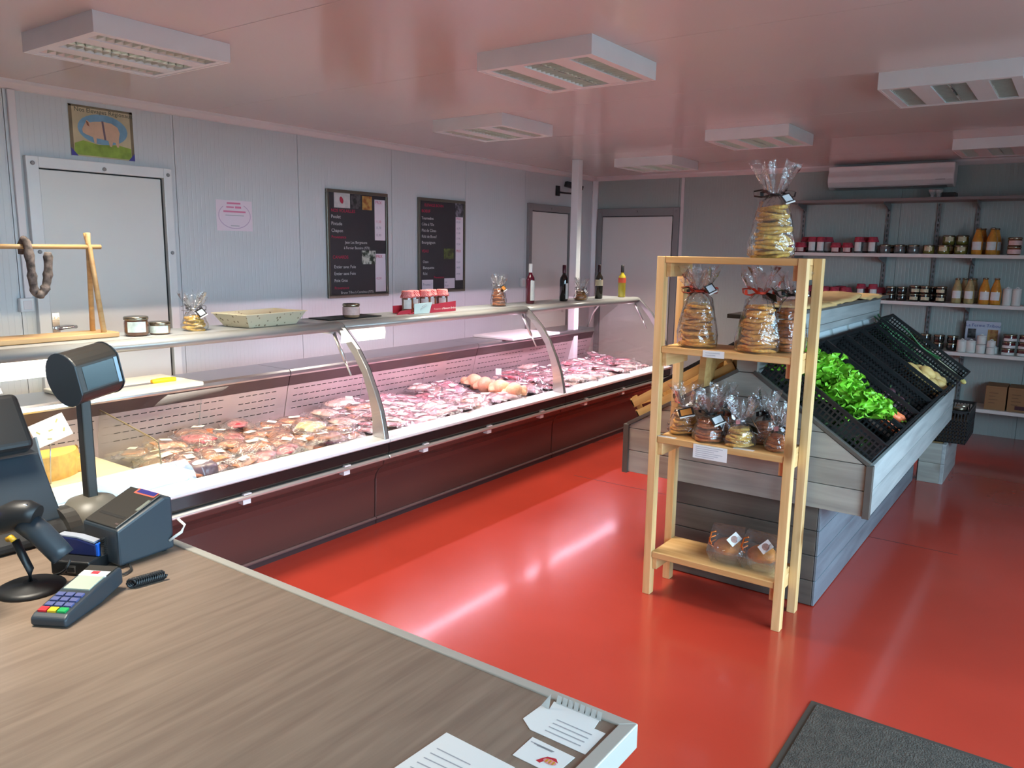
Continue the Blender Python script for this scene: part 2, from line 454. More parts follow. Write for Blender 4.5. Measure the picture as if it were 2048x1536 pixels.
def door(n, ax, u0, u1, top, lu0, lu1, ltop, fm, lever_u, lever_z, lever_len, lever_mat):
    """frame and leaf fixed on a wall; ax 'x' for the left wall, 'y' for the back wall"""
    def B(mb, a, b, z0, z1, d0, d1):
        if ax == 'x': mb.box(XW+d0, XW+d1, a, b, z0, z1)
        else: mb.box(a, b, YB-d1, YB-d0, z0, z1)
        return mb
    r = struct(thing('door_%d' % n, None, None, (XW, (u0+u1)/2, 0) if ax == 'x' else ((u0+u1)/2, YB, 0)))
    B(MB(), u0, lu0, 0, top, -0.005, 0.035).build('jamb', M[fm], r, bevel=0.004)
    B(MB(), lu1, u1, 0, top, -0.005, 0.035).build('jamb', M[fm], r, bevel=0.004)
    B(MB(), lu0, lu1, ltop, top, -0.005, 0.035).build('lintel', M[fm], r, bevel=0.004)
    B(MB(), lu0, lu1, 0.01, ltop, 0.0, 0.004).build('rebate', M['dark_gap'], r)
    leaf = B(MB(), lu0+0.006, lu1-0.016, 0.012, ltop-0.008, 0.002, 0.018).build('leaf', M['door_leaf'], r, bevel=0.003)
    h = MB()
    if ax == 'x':
        B(h, lever_u-0.02, lever_u+0.02, lever_z-0.1, lever_z+0.09, 0.018, 0.024)
        h.tube([(XW+0.02, lever_u, lever_z), (XW+0.06, lever_u, lever_z), (XW+0.065, lever_u+lever_len*0.3, lever_z+0.006),
                (XW+0.062, lever_u+lever_len*0.7, lever_z+0.008), (XW+0.055, lever_u+lever_len, lever_z+0.005)], 0.010, 8)
    else:
        B(h, lever_u-0.02, lever_u+0.02, lever_z-0.13, lever_z+0.1, 0.018, 0.03)
        h.prism([(lever_u-0.045, lever_z-0.1), (lever_u+0.02, lever_z-0.02), (lever_u+0.02, lever_z+0.09), (lever_u-0.015, lever_z+0.09)], 'y', YB-0.09, YB-0.03)
    h.build('handle', M[lever_mat], leaf)
    sc = []
    for u in ((u0+lu0)/2, (u0+u1)/2, (u1+lu1)/2): sc.append((u, top-0.04))
    sc += [((u1+lu1)/2, 1.60), ((u0+lu0)/2, 1.60), ((u0+lu0)/2, 1.12)]
    for u, z in sc:
        mm = MB()
        if ax == 'x': mm.lathe([(0.012, 0), (0.012, 0.006), (0.007, 0.009)], 8, M=Matrix.Translation((XW+0.034, u, z)) @ Matrix.Rotation(PI/2, 4, 'Y'))
        else: mm.lathe([(0.012, 0), (0.012, 0.006), (0.007, 0.009)], 8, M=Matrix.Translation((u, YB-0.034, z)) @ Matrix.Rotation(PI/2, 4, 'X'))
        mm.build('screw', M['grey_frame'], r)
    return r
door(1, 'x', 2.07, 2.945, 2.135, 2.137, 2.89, 2.073, 'white_paint', 2.165, 1.155, 0.10, 'chrome')
door(2, 'x', 7.03, 7.90, 2.15, 7.09, 7.85, 2.075, 'grey_frame', 7.76, 1.05, -0.10, 'chrome')
door(3, 'y', -4.83, -3.775, 2.155, -4.77, -3.845, 2.065, 'grey_frame', -3.90, 1.08, 0.1, 'black')

# ================================================================ ceiling lights
M['louvre'] = mat('mirror_louvre', S(222, 224, 214), 0.28, 0.65)
M['tube'] = mat('lit_tube', S(255, 255, 245), 0.4, emit=(1, 0.97, 0.88, 1), estr=1.2)
def lamp_mesh():
    h = 0.30; zt = 0.0; zb = -0.08
    body = MB(); body.box(-h, h, -h, h, -0.02, zt)
    for q in ((-h, -h+0.012, -h, h), (h-0.012, h, -h, h), (-h+0.012, h-0.012, -h, -h+0.012), (-h+0.012, h-0.012, h-0.012, h)): body.box(*q, zb, -0.02)
    xs = [(-0.255, -0.165), (-0.075, 0.0), (0.0, 0.075), (0.165, 0.255)]
    # blank plates between the louvres
    plates = [(-h+0.012, -0.255), (-0.165, -0.075), (0.075, 0.165), (0.255, h-0.012)]
    pl = MB()
    for a, b in plates: pl.box(a, b, -h+0.012, h-0.012, zb+0.002, zb+0.012)
    for a in (-h+0.012, h-0.04): pl.box(-h+0.012, h-0.012, a, a+0.028, zb+0.0015, zb+0.011)
    return body, pl, xs
_body, _pl, _xs = lamp_mesh()
_bm = _body.mesh('housing', M['white_paint']); _pm = _pl.mesh('blank_plate', M['white_paint'])
_lv = MB()
for i in range(15):
    yy = -0.258+i*0.0369
    _lv.box(-0.045, 0.045, yy-0.0016, yy+0.0016, -0.074, -0.046)
for sx in (-1, 1):
    _lv.prism([(sx*0.045, -0.074), (sx*0.043, -0.074), (sx*0.020, -0.03), (sx*0.022, -0.03)], 'y', -0.26, 0.26)
_lvm = _lv.mesh('louvre', M['louvre'])
_tb = MB().tube([(0, -0.27, -0.036), (0, 0.27, -0.036)], 0.008, 8).mesh('tube', M['tube'])
_tb0 = _tb.copy(); _tb0.materials[0] = mat('unlit_tube', S(236, 236, 226), 0.4)
LAMP_W = 17.0
LAMPS = [(-3.47, 1.93, 'louvred ceiling light above the till end of the meat counter'),
         (-3.47, 4.55, 'louvred ceiling light above the middle of the meat counter'),
         (-3.47, 7.16, 'louvred ceiling light nearest the two grey framed doors'),
         (-2.04, 3.24, 'louvred ceiling light over the aisle before the pine shelf rack'),
         (-2.04, 5.90, 'louvred ceiling light over the aisle beside the vegetable stand'),
         (-0.62, 4.60, 'louvred ceiling light above the lettuce side of the vegetable stand'),
         (-0.62, 7.26, 'louvred ceiling light beside the air conditioner'),
         (-2.04, 0.55, 'louvred ceiling light over the till counter'),
         (-0.62, 1.93, 'louvred ceiling light over the entrance mat')]
for x, y, lab in LAMPS:
    r = thing('ceiling_light', lab, 'ceiling light', (x, y, ZC), 0, 'louvred ceiling lights')
    inst(_bm, 'housing', r, (0, 0, 0)); inst(_pm, 'blank_plate', r, (0, 0, 0))
    for a, b in _xs:
        l = inst(_lvm, 'louvre', r, ((a+b)/2, 0, 0))
        inst(_tb if x < -1 else _tb0, 'tube', l, (0, 0, 0))
    if x < -1: area('tube_light', (x, y, ZC-0.0795), 0.46, 0.5, LAMP_W, (1, 0.92, 0.78), (0, 0, 0), 100, r)   # the row by the window is off
# ================================================================ refrigerated display case: three bays
GC = [(-3.197, 0.547), (-3.213, 0.63), (-3.233, 0.714), (-3.28, 0.825), (-3.342, 0.952), (-3.421, 1.061), (-3.495, 1.131), (-3.548, 1.178), (-3.575, 1.193)]
GI = [(-3.255, 0.547), (-3.302, 0.560), (-3.304, 0.676), (-3.331, 0.794), (-3.382, 0.923), (-3.448, 1.016), (-3.527, 1.105), (-3.583, 1.149)]
M['rail'] = mat('grey_top_rail', S(172, 172, 168), 0.28, 0.25)
M['topshelf'] = mat('frosted_top_shelf', S(166, 168, 168), 0.35, 0.0)
M['lampglow_w'] = mat('warm_case_tube', S(255, 240, 205), 0.4, emit=(1, 0.86, 0.60, 1), estr=4)
M['lampglow_p'] = mat('pink_case_tube', S(255, 225, 240), 0.4, emit=(1, 0.74, 0.88, 1), estr=4)
CY = [1.265, 3.215, 5.17, 7.12]
def arch(y0, y1, inner=True):
    poly = GC + [(-3.60, 1.16)] + GI[::-1]
    return MB().prism(poly, 'y', y0, y1)
def case_bay(i, label, warm):
    y0, y1 = CY[i], CY[i+1]
    r = thing('refrigerated_display_case', label, 'display case', (-3.75, (y0+y1)/2, 0), 0, 'bays of the refrigerated meat counter')
    g = 0.003
    ya, yb = y0+g, y1-g
    MB().box(-4.40, -3.345, ya, yb, 0, 0.035).box(-3.345, -3.318, ya, yb, 0.0, 0.028).build('plinth', M['case_dark'], r)
    MB().prism([(-3.345, 0.03), (-3.312, 0.03), (-3.310, 0.037), (-3.318, 0.043), (-3.345, 0.043)], 'y', ya, yb).build('plinth_ridge', mat('brown_ridge', S(110, 84, 82), 0.3), r)
    MB().prism([(-3.36, 0.04), (-3.325, 0.04), (-3.317, 0.28), (-3.308, 0.315), (-3.285, 0.35), (-3.245, 0.385), (-3.238, 0.43), (-3.36, 0.43)], 'y', ya, yb).build('front_panel', M['maroon'], r, bevel=0.006)
    bp = MB().prism([(-3.235, 0.424), (-3.204, 0.424), (-3.195, 0.431), (-3.195, 0.441), (-3.204, 0.450), (-3.235, 0.450)], 'y', ya, yb).build('bumper', M['bumper'], r, bevel=0.003)
    for k in range(3):
        yc = y0+(k+0.5)*(y1-y0)/3
        MB().box(-3.245, -3.205, yc-0.022, yc+0.022, 0.402, 0.425).build('bumper_clip', M['sill'], bp)
        MB().box(-3.215, -3.196, yc-0.022, yc+0.022, 0.451, 0.458).build('bumper_clip', M['sill'], bp)
    MB().prism([(-3.36, 0.43), (-3.236, 0.43), (-3.236, 0.452), (-3.212, 0.455), (-3.200, 0.47), (-3.200, 0.532), (-3.36, 0.532)], 'y', ya, yb).build('front_band', M['band'], r)
    MB().prism([(-3.33, 0.525), (-3.198, 0.525), (-3.190, 0.532), (-3.190, 0.546), (-3.205, 0.550), (-3.318, 0.556), (-3.33, 0.545)], 'y', ya, yb).build('sill', M['sill'], r)
    MB().box(-4.42, -3.36, ya, yb, 0.035, 0.50).build('body', M['case_body'], r)
    MB().box(-4.17, -3.325, ya, yb, 0.50, 0.515).build('deck', M['deck'], r)
    MB().box(-4.42, -4.17, ya, yb, 0.50, 0.83).build('rear_body', M['case_body'], r)
    bk = MB().prism([(-4.105, 0.765), (-4.168, 0.515), (-4.172, 0.515), (-4.172, 0.765)], 'y', ya, yb).build('back_panel', M['case_in'], r)
    # air slots punched in rows
    sl = MB()
    def onb(z): t = (0.765-z)/0.25; return -4.105-0.063*t+0.0006
    for z in (0.735, 0.688, 0.645, 0.60):
        yy = y0+0.05
        k = 0
        while yy < y1-0.08:
            if k % 16 < 14:
                x0 = onb(z)
                sl.add([(onb(z-0.0025)+0.0004, yy, z-0.0025), (onb(z-0.0025)+0.0004, yy+0.034, z-0.0025), (onb(z+0.0025)+0.0004, yy+0.034, z+0.0025), (onb(z+0.0025)+0.0004, yy, z+0.0025)], [(0, 1, 2, 3)])
            yy += 0.048; k += 1
    so = sl.build('air_slots', M['dark_gap'], bk); so['kind'] = 'stuff'
    # panel joints
    for q in (0.34, 0.68):
        yc = y0+(y1-y0)*q
        MB().prism([(-4.1035, 0.765), (-4.1665, 0.515), (-4.17, 0.515), (-4.12, 0.765)], 'y', yc-0.002, yc+0.002).build('panel_joint', M['case_body'], bk)
    MB().prism([(-4.082, 0.832), (-4.104, 0.762), (-4.18, 0.762), (-4.18, 0.832)], 'y', ya, yb).build('dark_strip', M['case_dark'], r)
    MB().prism([(-4.43, 0.83), (-4.078, 0.83), (-4.074, 0.84), (-4.076, 0.858), (-4.088, 0.870), (-4.43, 0.870)], 'y', ya, yb).build('ledge', M['steel'], r)
    # curved front glass
    gm = MB()
    gm.add([(x, ya+0.012, z) for x, z in GC]+[(x, yb-0.004, z) for x, z in GC], [(k, k+1, len(GC)+k+1, len(GC)+k) for k in range(len(GC)-1)], 0, True)
    gm.build('curved_glass', M['glass'], r)
    # arched frame at the far end of the bay, with its strut
    ar = arch(y1-0.034, y1-0.004).build('arch_frame', M['alu'], r, bevel=0.003)
    MB().tube([(-3.60, y1-0.05, 1.150), (-3.505, y1-0.05, 0.985)], 0.011, 8).tube([(-3.505, y1-0.05, 0.985), (-3.455, y1-0.05, 0.90)], 0.006, 8).build('gas_strut', M['alu'], ar)
    MB().box(-3.70, -3.59, y1-0.075, y1-0.03, 1.142, 1.158).build('hinge', M['alu'], ar)
    gl = MB()
    gl.add([(x+0.0015, y1-0.007, z) for x, z in GC]+[(x+0.0015, y1-0.002, z) for x, z in GC], [(k, k+1, len(GC)+k+1, len(GC)+k) for k in range(len(GC)-1)])
    gl.build('glass_joint', M['dark_gap'], ar)
    if i == 0: arch(y0+0.004, y0+0.034).build('arch_frame', M['alu'], r, bevel=0.003)
    # rail and top shelf
    MB().prism([(-3.645, 1.160), (-3.615, 1.152), (-3.58, 1.156), (-3.560, 1.168), (-3.556, 1.183), (-3.566, 1.197), (-3.59, 1.206), (-3.62, 1.208), (-3.645, 1.208)], 'y', ya, yb, sm=True).build('top_rail', M['rail'], r)
    MB().box(-3.985, -3.645, ya, yb, 1.192, 1.204).build('top_shelf', M['topshelf'], r, bevel=0.003)
    lp = MB().box(-3.735, -3.655, y0+0.06, y1-0.06, 1.1865, 1.1925).build('lamp_housing', M['white_paint'], r)
    MB().tube([(-3.695, y0+0.08, 1.182), (-3.695, y1-0.08, 1.182)], 0.006, 8).build('lamp_tube', M['lampglow_w' if warm else 'lampglow_p'], lp)
    c, p = ((1, 0.83, 0.56), 17) if warm else ((1, 0.68, 0.87), 21)
    area('case_light', (-3.695, (y0+y1)/2, 1.174), 0.05, y1-y0-0.2, p, c, (0, math.radians(18), 0), 180, r)
    # slim posts that carry the top shelf
    for yy in ((y1-0.02,) if i == 2 else ()):
        MB().tube([(-3.95, yy, 1.195), (-4.09, yy, 1.02), (-4.15, yy, 0.865)], 0.011, 8).build('shelf_post', M['alu'], r)
    # glazed ends
    for ye, en in ((y0+0.006, i == 0), (y1-0.002, i == 2)):
        if not en: continue
        poly = [(-3.21, 0.55)]+GC[1:]+[(-3.65, 1.19), (-3.80, 1.12), (-3.95, 1.0), (-4.08, 0.868), (-4.17, 0.62), (-4.17, 0.5), (-3.33, 0.5)]
        MB().add([(x, ye, z) for x, z in poly], [tuple(range(len(poly)))]).build('end_glass', M['acrylic'], r)
        MB().prism([(-4.42, 0.0), (-3.36, 0.0), (-3.32, 0.05), (-3.315, 0.29), (-3.24, 0.39), (-3.20, 0.45), (-3.20, 0.545), (-3.33, 0.545), (-3.33, 0.50), (-4.17, 0.50), (-4.17, 0.83), (-4.42, 0.83)], 'y', ye-0.004, ye+0.006).build('end_panel', M['case_body'], r)
    return r
BAYS = [case_bay(0, 'warm lit meat counter bay next to the till, with cheese at its end', True),
        case_bay(1, 'middle pink lit meat counter bay holding the whole chickens', False),
        case_bay(2, 'far pink lit meat counter bay below the wine bottles', False)]
# ================================================================ things on the left wall
M['board'] = mat('slate_board', S(52, 50, 54), 0.55, var=0.08, scale=5)
M['board_frame'] = mat('bronze_board_frame', S(118, 112, 100), 0.3, 0.6)
M['chalk'] = mat('white_chalk', S(208, 208, 208), 0.8)
M['redpen'] = mat('red_chalk', S(196, 40, 76), 0.8)
M['pinkpen'] = mat('pink_marker', S(206, 96, 140), 0.8)
M['greypen'] = mat('grey_marker', S(140, 140, 160), 0.8)
M['strip'] = mat('price_paper', S(226, 216, 226), 0.7)
def photo_mat(name, a, b, sc): 
    m = mat(name, a, 0.4); nt = m.node_tree; bs = nt.nodes['Principled BSDF']
    tc = _n(nt, 'ShaderNodeTexCoord'); nz = _n(nt, 'ShaderNodeTexNoise'); nz.inputs['Scale'].default_value = sc; nz.inputs['Detail'].default_value = 4
    cr = _n(nt, 'ShaderNodeValToRGB'); cr.color_ramp.elements[0].position = 0.4; cr.color_ramp.elements[1].position = 0.6
    cr.color_ramp.elements[0].color = a; cr.color_ramp.elements[1].color = b
    nt.links.new(tc.outputs['Object'], nz.inputs['Vector']); nt.links.new(nz.outputs['Fac'], cr.inputs[0]); nt.links.new(cr.outputs[0], bs.inputs['Base Color'])
    return m
def quad_yz(x, y0, y1, z0, z1, mt, name, parent, d=0.0015):
    return MB().box(x, x+d, y0, y1, z0, z1).build(name, mt, parent)
def menu_board(label, y0, y1, z0, z1, items, photos, strips, notes=()):
    r = thing('menu_board', label, 'menu board', (XW, (y0+y1)/2, z0))
    x = XW
    MB().box(x, x+0.012, y0+0.02, y1-0.02, z0+0.02, z1-0.02).build('slate', M['board'], r)
    fw = 0.026
    for nm, q in (('frame_rail', (y0, y1, z0, z0+fw)), ('frame_rail', (y0, y1, z1-fw, z1)), ('frame_stile', (y0, y0+fw, z0+fw, z1-fw)), ('frame_stile', (y1-fw, y1, z0+fw, z1-fw))):
        MB().box(x, x+0.022, *q).build(nm, M['board_frame'], r, bevel=0.004)
    Wd, Ht = y1-y0, z1-z0
    xs = x+0.0125
    for (u, v, s, body, mt) in items:
        text(body, s*Ht, M[mt], r, (xs+0.0005, y0+u*Wd, z1-v*Ht), (0, 1, 0), (0, 0, 1))
    for i, (u0, u1, v0, v1, mt) in enumerate(photos):
        quad_yz(xs, y0+u0*Wd, y0+u1*Wd, z1-v1*Ht, z1-v0*Ht, mt, 'photo', r)
    for (u0, u1, v0, v1, lines) in strips:
        st = quad_yz(xs, y0+u0*Wd, y0+u1*Wd, z1-v1*Ht, z1-v0*Ht, M['strip'], 'price_strip', r)
        for (v, s, body, mt) in lines:
            text(body, s*Ht, M[mt], st, (xs+0.0022, y0+(u0+0.012)*Wd, z1-v*Ht), (0, 1, 0), (0, 0, 1))
    for (u0, u1, v0, v1, lines) in notes:
        st = quad_yz(xs, y0+u0*Wd, y0+u1*Wd, z1-v1*Ht, z1-v0*Ht, M['strip'], 'pinned_note', r)
        for (v, s, body, mt) in lines:
            text(body, s*Ht, M[mt], st, (xs+0.0022, y0+(u0+0.015)*Wd, z1-v*Ht), (0, 1, 0), (0, 0, 1))
    return r
PH = [photo_mat('photo_white_hen', S(190, 190, 190), S(205, 200, 198), 30), photo_mat('photo_dark_hen', S(40, 42, 42), S(90, 90, 92), 25),
      photo_mat('photo_red_hen', S(150, 90, 50), S(186, 150, 86), 25), photo_mat('photo_ducks', S(40, 50, 38), S(196, 200, 190), 30),
      photo_mat('photo_cattle', S(60, 58, 62), S(130, 128, 140), 25), photo_mat('photo_pasture', S(62, 66, 44), S(100, 110, 58), 20)]
b1 = menu_board('slate menu board listing poultry and duck with two price strips', 4.25, 4.925, 1.245, 2.107,
    [(0.07, 0.205, 0.042, 'NOS VOLAILLES', 'redpen'), (0.07, 0.262, 0.045, 'Poulet', 'chalk'), (0.07, 0.325, 0.045, 'Pintade', 'chalk'), (0.07, 0.388, 0.045, 'Chapon', 'chalk'),
     (0.07, 0.445, 0.038, 'Provenance', 'redpen'), (0.28, 0.492, 0.036, 'Jean Luc Bergnaune', 'chalk'), (0.26, 0.543, 0.036, 'à Ferrier Bastère (973)', 'chalk'),
     (0.08, 0.632, 0.042, 'CANARDS', 'redpen'), (0.10, 0.722, 0.042, 'Entier avec Foie', 'chalk'), (0.10, 0.785, 0.042, 'Entier sans Foie', 'chalk'), (0.10, 0.850, 0.042, 'Foie Gras', 'chalk'),
     (0.10, 0.918, 0.038, 'Provenance', 'redpen'), (0.20, 0.962, 0.034, 'Bruno Tilleu à Castelnau (973)', 'chalk')],
    [(0.12, 0.37, 0.03, 0.165, PH[0]), (0.385, 0.54, 0.035, 0.165, PH[1]), (0.57, 0.73, 0.04, 0.17, PH[2]), (0.55, 0.785, 0.555, 0.685, PH[3])],
    [(0.775, 0.955, 0.065, 0.455, [(0.105, 0.042, 'PRIX', 'pinkpen'), (0.285, 0.034, '11,50', 'pinkpen'), (0.345, 0.034, '13,70', 'greypen'), (0.415, 0.034, '15,90', 'greypen')]),
     (0.775, 0.955, 0.585, 0.955, [(0.625, 0.042, 'PRIX', 'redpen'), (0.835, 0.032, '42,50', 'pinkpen')])])
_yw = 4.925-4.25
MB().blob(lambda d: Vector((XW+0.0145+0.0008*d.x, 4.25+0.235*_yw+0.020*d.y-0.006*d.z, 2.107-0.095*0.862+0.028*d.z)), 2).build('hen_comb', mat('hen_comb_red', S(170, 40, 66), 0.6), b1)
b2 = menu_board('slate menu board listing beef and veal with one long price strip', 5.31, 5.97, 1.25, 2.105,
    [(0.13, 0.088, 0.042, 'ELEVAGE BOVIN', 'redpen'), (0.07, 0.152, 0.045, 'BOEUF', 'redpen'), (0.07, 0.225, 0.042, 'Tournedos', 'chalk'), (0.07, 0.288, 0.042, "Côte à l'Os", 'chalk'), (0.07, 0.352, 0.042, 'Plat de Côtes', 'chalk'),
     (0.07, 0.415, 0.042, 'Rôti de Boeuf', 'chalk'), (0.07, 0.478, 0.042, 'Bourguignon', 'chalk'), (0.07, 0.57, 0.045, 'VEAU', 'redpen'), (0.09, 0.682, 0.042, 'Osso', 'chalk'), (0.09, 0.745, 0.042, 'Blanquette', 'chalk'),
     (0.09, 0.808, 0.042, 'Rôti', 'chalk'), (0.32, 0.848, 0.036, 'Provenance', 'redpen')],
    [(0.78, 0.96, 0.03, 0.175, PH[4]), (0.53, 0.745, 0.525, 0.64, PH[5])],
    [(0.79, 0.955, 0.178, 0.875, [(0.21, 0.038, 'PRIX', 'pinkpen'), (0.245, 0.032, '35,50', 'greypen'), (0.315, 0.032, '18,70', 'greypen'), (0.365, 0.032, '11,40', 'greypen'), (0.425, 0.032, '17,90', 'greypen'), (0.485, 0.032, '13,50', 'greypen'),
      (0.565, 0.040, 'PRIX', 'redpen'), (0.685, 0.032, '15,60', 'greypen'), (0.745, 0.032, '14,90', 'greypen'), (0.815, 0.032, '19,90', 'greypen')])],
    [(0.07, 0.30, 0.86, 0.965, [(0.925, 0.045, 'Promo !', 'greypen')]), (0.54, 0.77, 0.85, 0.96, [(0.90, 0.034, 'Le', 'greypen'), (0.94, 0.034, 'Rôti', 'greypen')])])

# pig poster
r = thing('pig_poster', 'small poster of a pig on grass hung above the white door', 'poster', (XW, 2.53, 2.16))
y0, y1, z0, z1 = 2.337, 2.72, 2.163, 2.455
MB().box(XW, XW+0.004, y0, y1, z0, z1).build('backing', mat('aged_poster_paper', S(196, 182, 148), 0.55, var=0.18, scale=6), r)
bdm = mat('poster_dark_border', S(120, 108, 84), 0.6, var=0.25, scale=12)
for q in ((y0, y0+0.018, z0, z1), (y1-0.018, y1, z0, z1), (y0, y1, z1-0.012, z1)): MB().box(XW+0.004, XW+0.0044, *q).build('border', bdm, r)
def shape_yz(name, pts, x, mt, parent, d=0.0005):
    return MB().prism(pts, 'x', x, x+d).build(name, mt, parent)
def ell(cy, cz, a, b, n=28, p=1.0): return [(cy+a*math.cos(2*PI*k/n), cz+b*math.sin(2*PI*k/n)) for k in range(n)]
shape_yz('sky', ell(2.533, 2.328, 0.150, 0.088), XW+0.004, mat('poster_sky', S(122, 164, 190), 0.55, var=0.22, scale=9), r)
shape_yz('grass', [(2.355, 2.17), (2.70, 2.17), (2.70, 2.235), (2.62, 2.248), (2.5, 2.238), (2.41, 2.255), (2.36, 2.235)], XW+0.0046, mat('poster_grass', S(140, 164, 66), 0.6, var=0.25, scale=18), r)
pigm = mat('poster_pig', S(214, 178, 150), 0.6, var=0.08, scale=14)
pig = [(2.408, 2.318), (2.412, 2.300), (2.432, 2.290), (2.452, 2.285), (2.470, 2.278), (2.476, 2.248), (2.488, 2.246), (2.490, 2.275), (2.530, 2.272), (2.560, 2.268), (2.568, 2.236), (2.580, 2.234), (2.588, 2.262),
       (2.604, 2.262), (2.612, 2.236), (2.624, 2.236), (2.626, 2.285), (2.634, 2.32), (2.622, 2.352), (2.585, 2.372), (2.535, 2.376), (2.485, 2.370), (2.455, 2.362), (2.438, 2.374), (2.428, 2.355), (2.416, 2.335)]
pg = shape_yz('pig', pig, XW+0.0052, pigm, r)
shape_yz('ear', [(2.432, 2.372), (2.446, 2.362), (2.452, 2.338), (2.438, 2.346)], XW+0.0058, mat('poster_ear', S(150, 92, 66), 0.6), pg)
shape_yz('harness', [(2.525, 2.378), (2.537, 2.378), (2.548, 2.270), (2.536, 2.270)], XW+0.0058, mat('poster_harness', S(120, 100, 110), 0.6), pg)
text('Nos Elevages Régionaux', 0.036, mat('poster_title', S(70, 78, 66), 0.6), r, (XW+0.0045, 2.368, 2.418), (0, 1, 0), (0, 0, 1))
cm = mat('poster_corner', S(70, 66, 150), 0.5)
shape_yz('corner', [(y0, z0), (y0+0.04, z0), (y0, z0+0.045)], XW+0.0062, cm, r)
shape_yz('corner', [(y1, z0), (y1-0.04, z0), (y1, z0+0.045)], XW+0.0062, cm, r)

# pale pink notice
r = thing('wall_notice', 'pale pink notice with a ringed text taped to the wall', 'notice', (XW, 3.42, 1.75))
MB().box(XW, XW+0.002, 3.28, 3.57, 1.755, 1.965).build('sheet', mat('pink_notice_paper', S(232, 218, 228), 0.6), r)
pk = mat('notice_pink_print', S(214, 128, 160), 0.7)
for k, (a, b, z, t) in enumerate(((3.365, 3.475, 1.945, 0.012), (3.36, 3.42, 1.918, 0.010), (3.43, 3.48, 1.918, 0.014), (3.335, 3.515, 1.888, 0.012), (3.35, 3.50, 1.862, 0.005), (3.39, 3.46, 1.79, 0.005))):
    MB().box(XW+0.002, XW+0.0028, a, b, z-t/2, z+t/2).build('print_line', pk if k < 4 else M['ink'], r)
ring = MB()
for k in range(40):
    a0, a1 = 2*PI*k/40, 2*PI*(k+1)/40
    if 0.9 < a0 < 2.2: continue
    p = lambda a, q: (XW+0.003, 3.425+(0.125+q)*math.cos(a), 1.86+(0.085+q)*math.sin(a))
    ring.add([p(a0, 0), p(a1, 0), p(a1, 0.006), p(a0, 0.006)], [(0, 1, 2, 3)])
ring.build('ring', mat('notice_ring', S(198, 176, 200), 0.7), r)

# cable duct with its socket box, and a small switch by the far door
r = thing('cable_duct', 'white cable duct running down the wall to a switch box', 'cable duct', (XW, 2.03, 1.3))
MB().box(XW, XW+0.018, 2.012, 2.052, 1.33, ZC-0.05).build('trunking', M['trim'], r, bevel=0.003)
MB().box(XW, XW+0.04, 1.975, 2.05, 1.26, 1.34).build('switch_box', M['white_paint'], r, bevel=0.006)
MB().box(XW+0.04, XW+0.044, 1.99, 2.035, 1.275, 1.325).build('rocker', M['trim'], r, bevel=0.002)
r = thing('light_switch', 'small white light switch beside the grey framed door', 'light switch', (XW, 6.95, 1.27))
MB().box(XW, XW+0.03, 6.91, 6.985, 1.265, 1.355).build('plate', M['white_paint'], r, bevel=0.006)
MB().box(XW+0.03, XW+0.034, 6.925, 6.97, 1.28, 1.34).build('rocker', M['trim'], r, bevel=0.002)

# security camera
r = thing('security_camera', 'black security camera on a bracket above the grey framed door', 'camera', (XW, 7.65, 2.30))
MB().box(XW, XW+0.02, 7.58, 7.65, 2.26, 2.37).build('mount_plate', M['black'], r, bevel=0.004)
MB().tube([(XW+0.015, 7.615, 2.30), (XW+0.05, 7.68, 2.295), (XW+0.07, 7.80, 2.295), (XW+0.07, 7.83, 2.31), (XW+0.07, 7.83, 2.35)], 0.010, 8).build('bracket', M['black'], r)
cb = MB().bar((XW+0.03, 7.74, 2.40), (XW+0.14, 7.90, 2.36), 0.065, 0.06).build('camera_body', M['black'], r, bevel=0.008)
MB().bar((XW+0.135, 7.893, 2.362), (XW+0.15, 7.915, 2.357), 0.045, 0.045).build('lens', M['black_gloss'], cb)

# ================================================================ things on top of the counter
ZT = 1.206
M['beech'] = wood('beech_rod', S(182, 142, 92), S(204, 168, 118), 0.45, axis=1, fine=16, along=1.0)
r = thing('sausage_rack', 'pale wooden sausage drying rack with two leaning posts', 'rack', (-3.85, 1.65, ZT))
MB().box(-3.95, -3.775, 1.285, 1.965, ZT, ZT+0.024).build('base_board', M['beech'], r, bevel=0.004)
for yy in (1.36, 1.89):
    for sx, ln in ((-1, 1), (1, 1)):
        MB().tube([(-3.85+sx*0.055, yy+0.01, ZT+0.02), (-3.85+sx*0.006, yy-0.005, 1.63), (-3.85-sx*0.012, yy-0.012, 1.70)], lambda t: 0.0125-0.002*t, 10).build('post', M['beech'], r)
MB().tube([(-3.85, 1.30, 1.632), (-3.85, 1.94, 1.636)], 0.011, 10).build('cross_rod', M['beech'], r)
# dry sausage hung over the rod
pts = []
for k in range(29):
    t = k/28
    if t < 0.5: q = t/0.5; pts.append((-3.825+0.008*math.sin(6*q), 1.605+0.03*q**2, 1.645-0.225*math.sin(q*PI/2)))
    else: q = (t-0.5)/0.5; pts.append((-3.82, 1.635+0.05*math.sin(q*PI/2), 1.42+0.19*(1-math.cos(q*PI/2))))
pts = [(-3.876, 1.603, 1.60), (-3.872, 1.603, 1.64), (-3.85, 1.603, 1.664), (-3.828, 1.604, 1.652)]+pts[1:]
o = MB().tube(pts, lambda t: 0.0185*(1+0.12*math.sin(t*47)+0.08*math.sin(t*91))*(1 if t < 0.97 else 0.7), 12).build('dry_sausage', mat('mouldy_sausage_skin', S(98, 86, 80), 0.8, var=0.7, scale=38, bump=0.6))
tag(o, 'dry cured sausage hanging in a loop over the wooden rack', 'sausage')

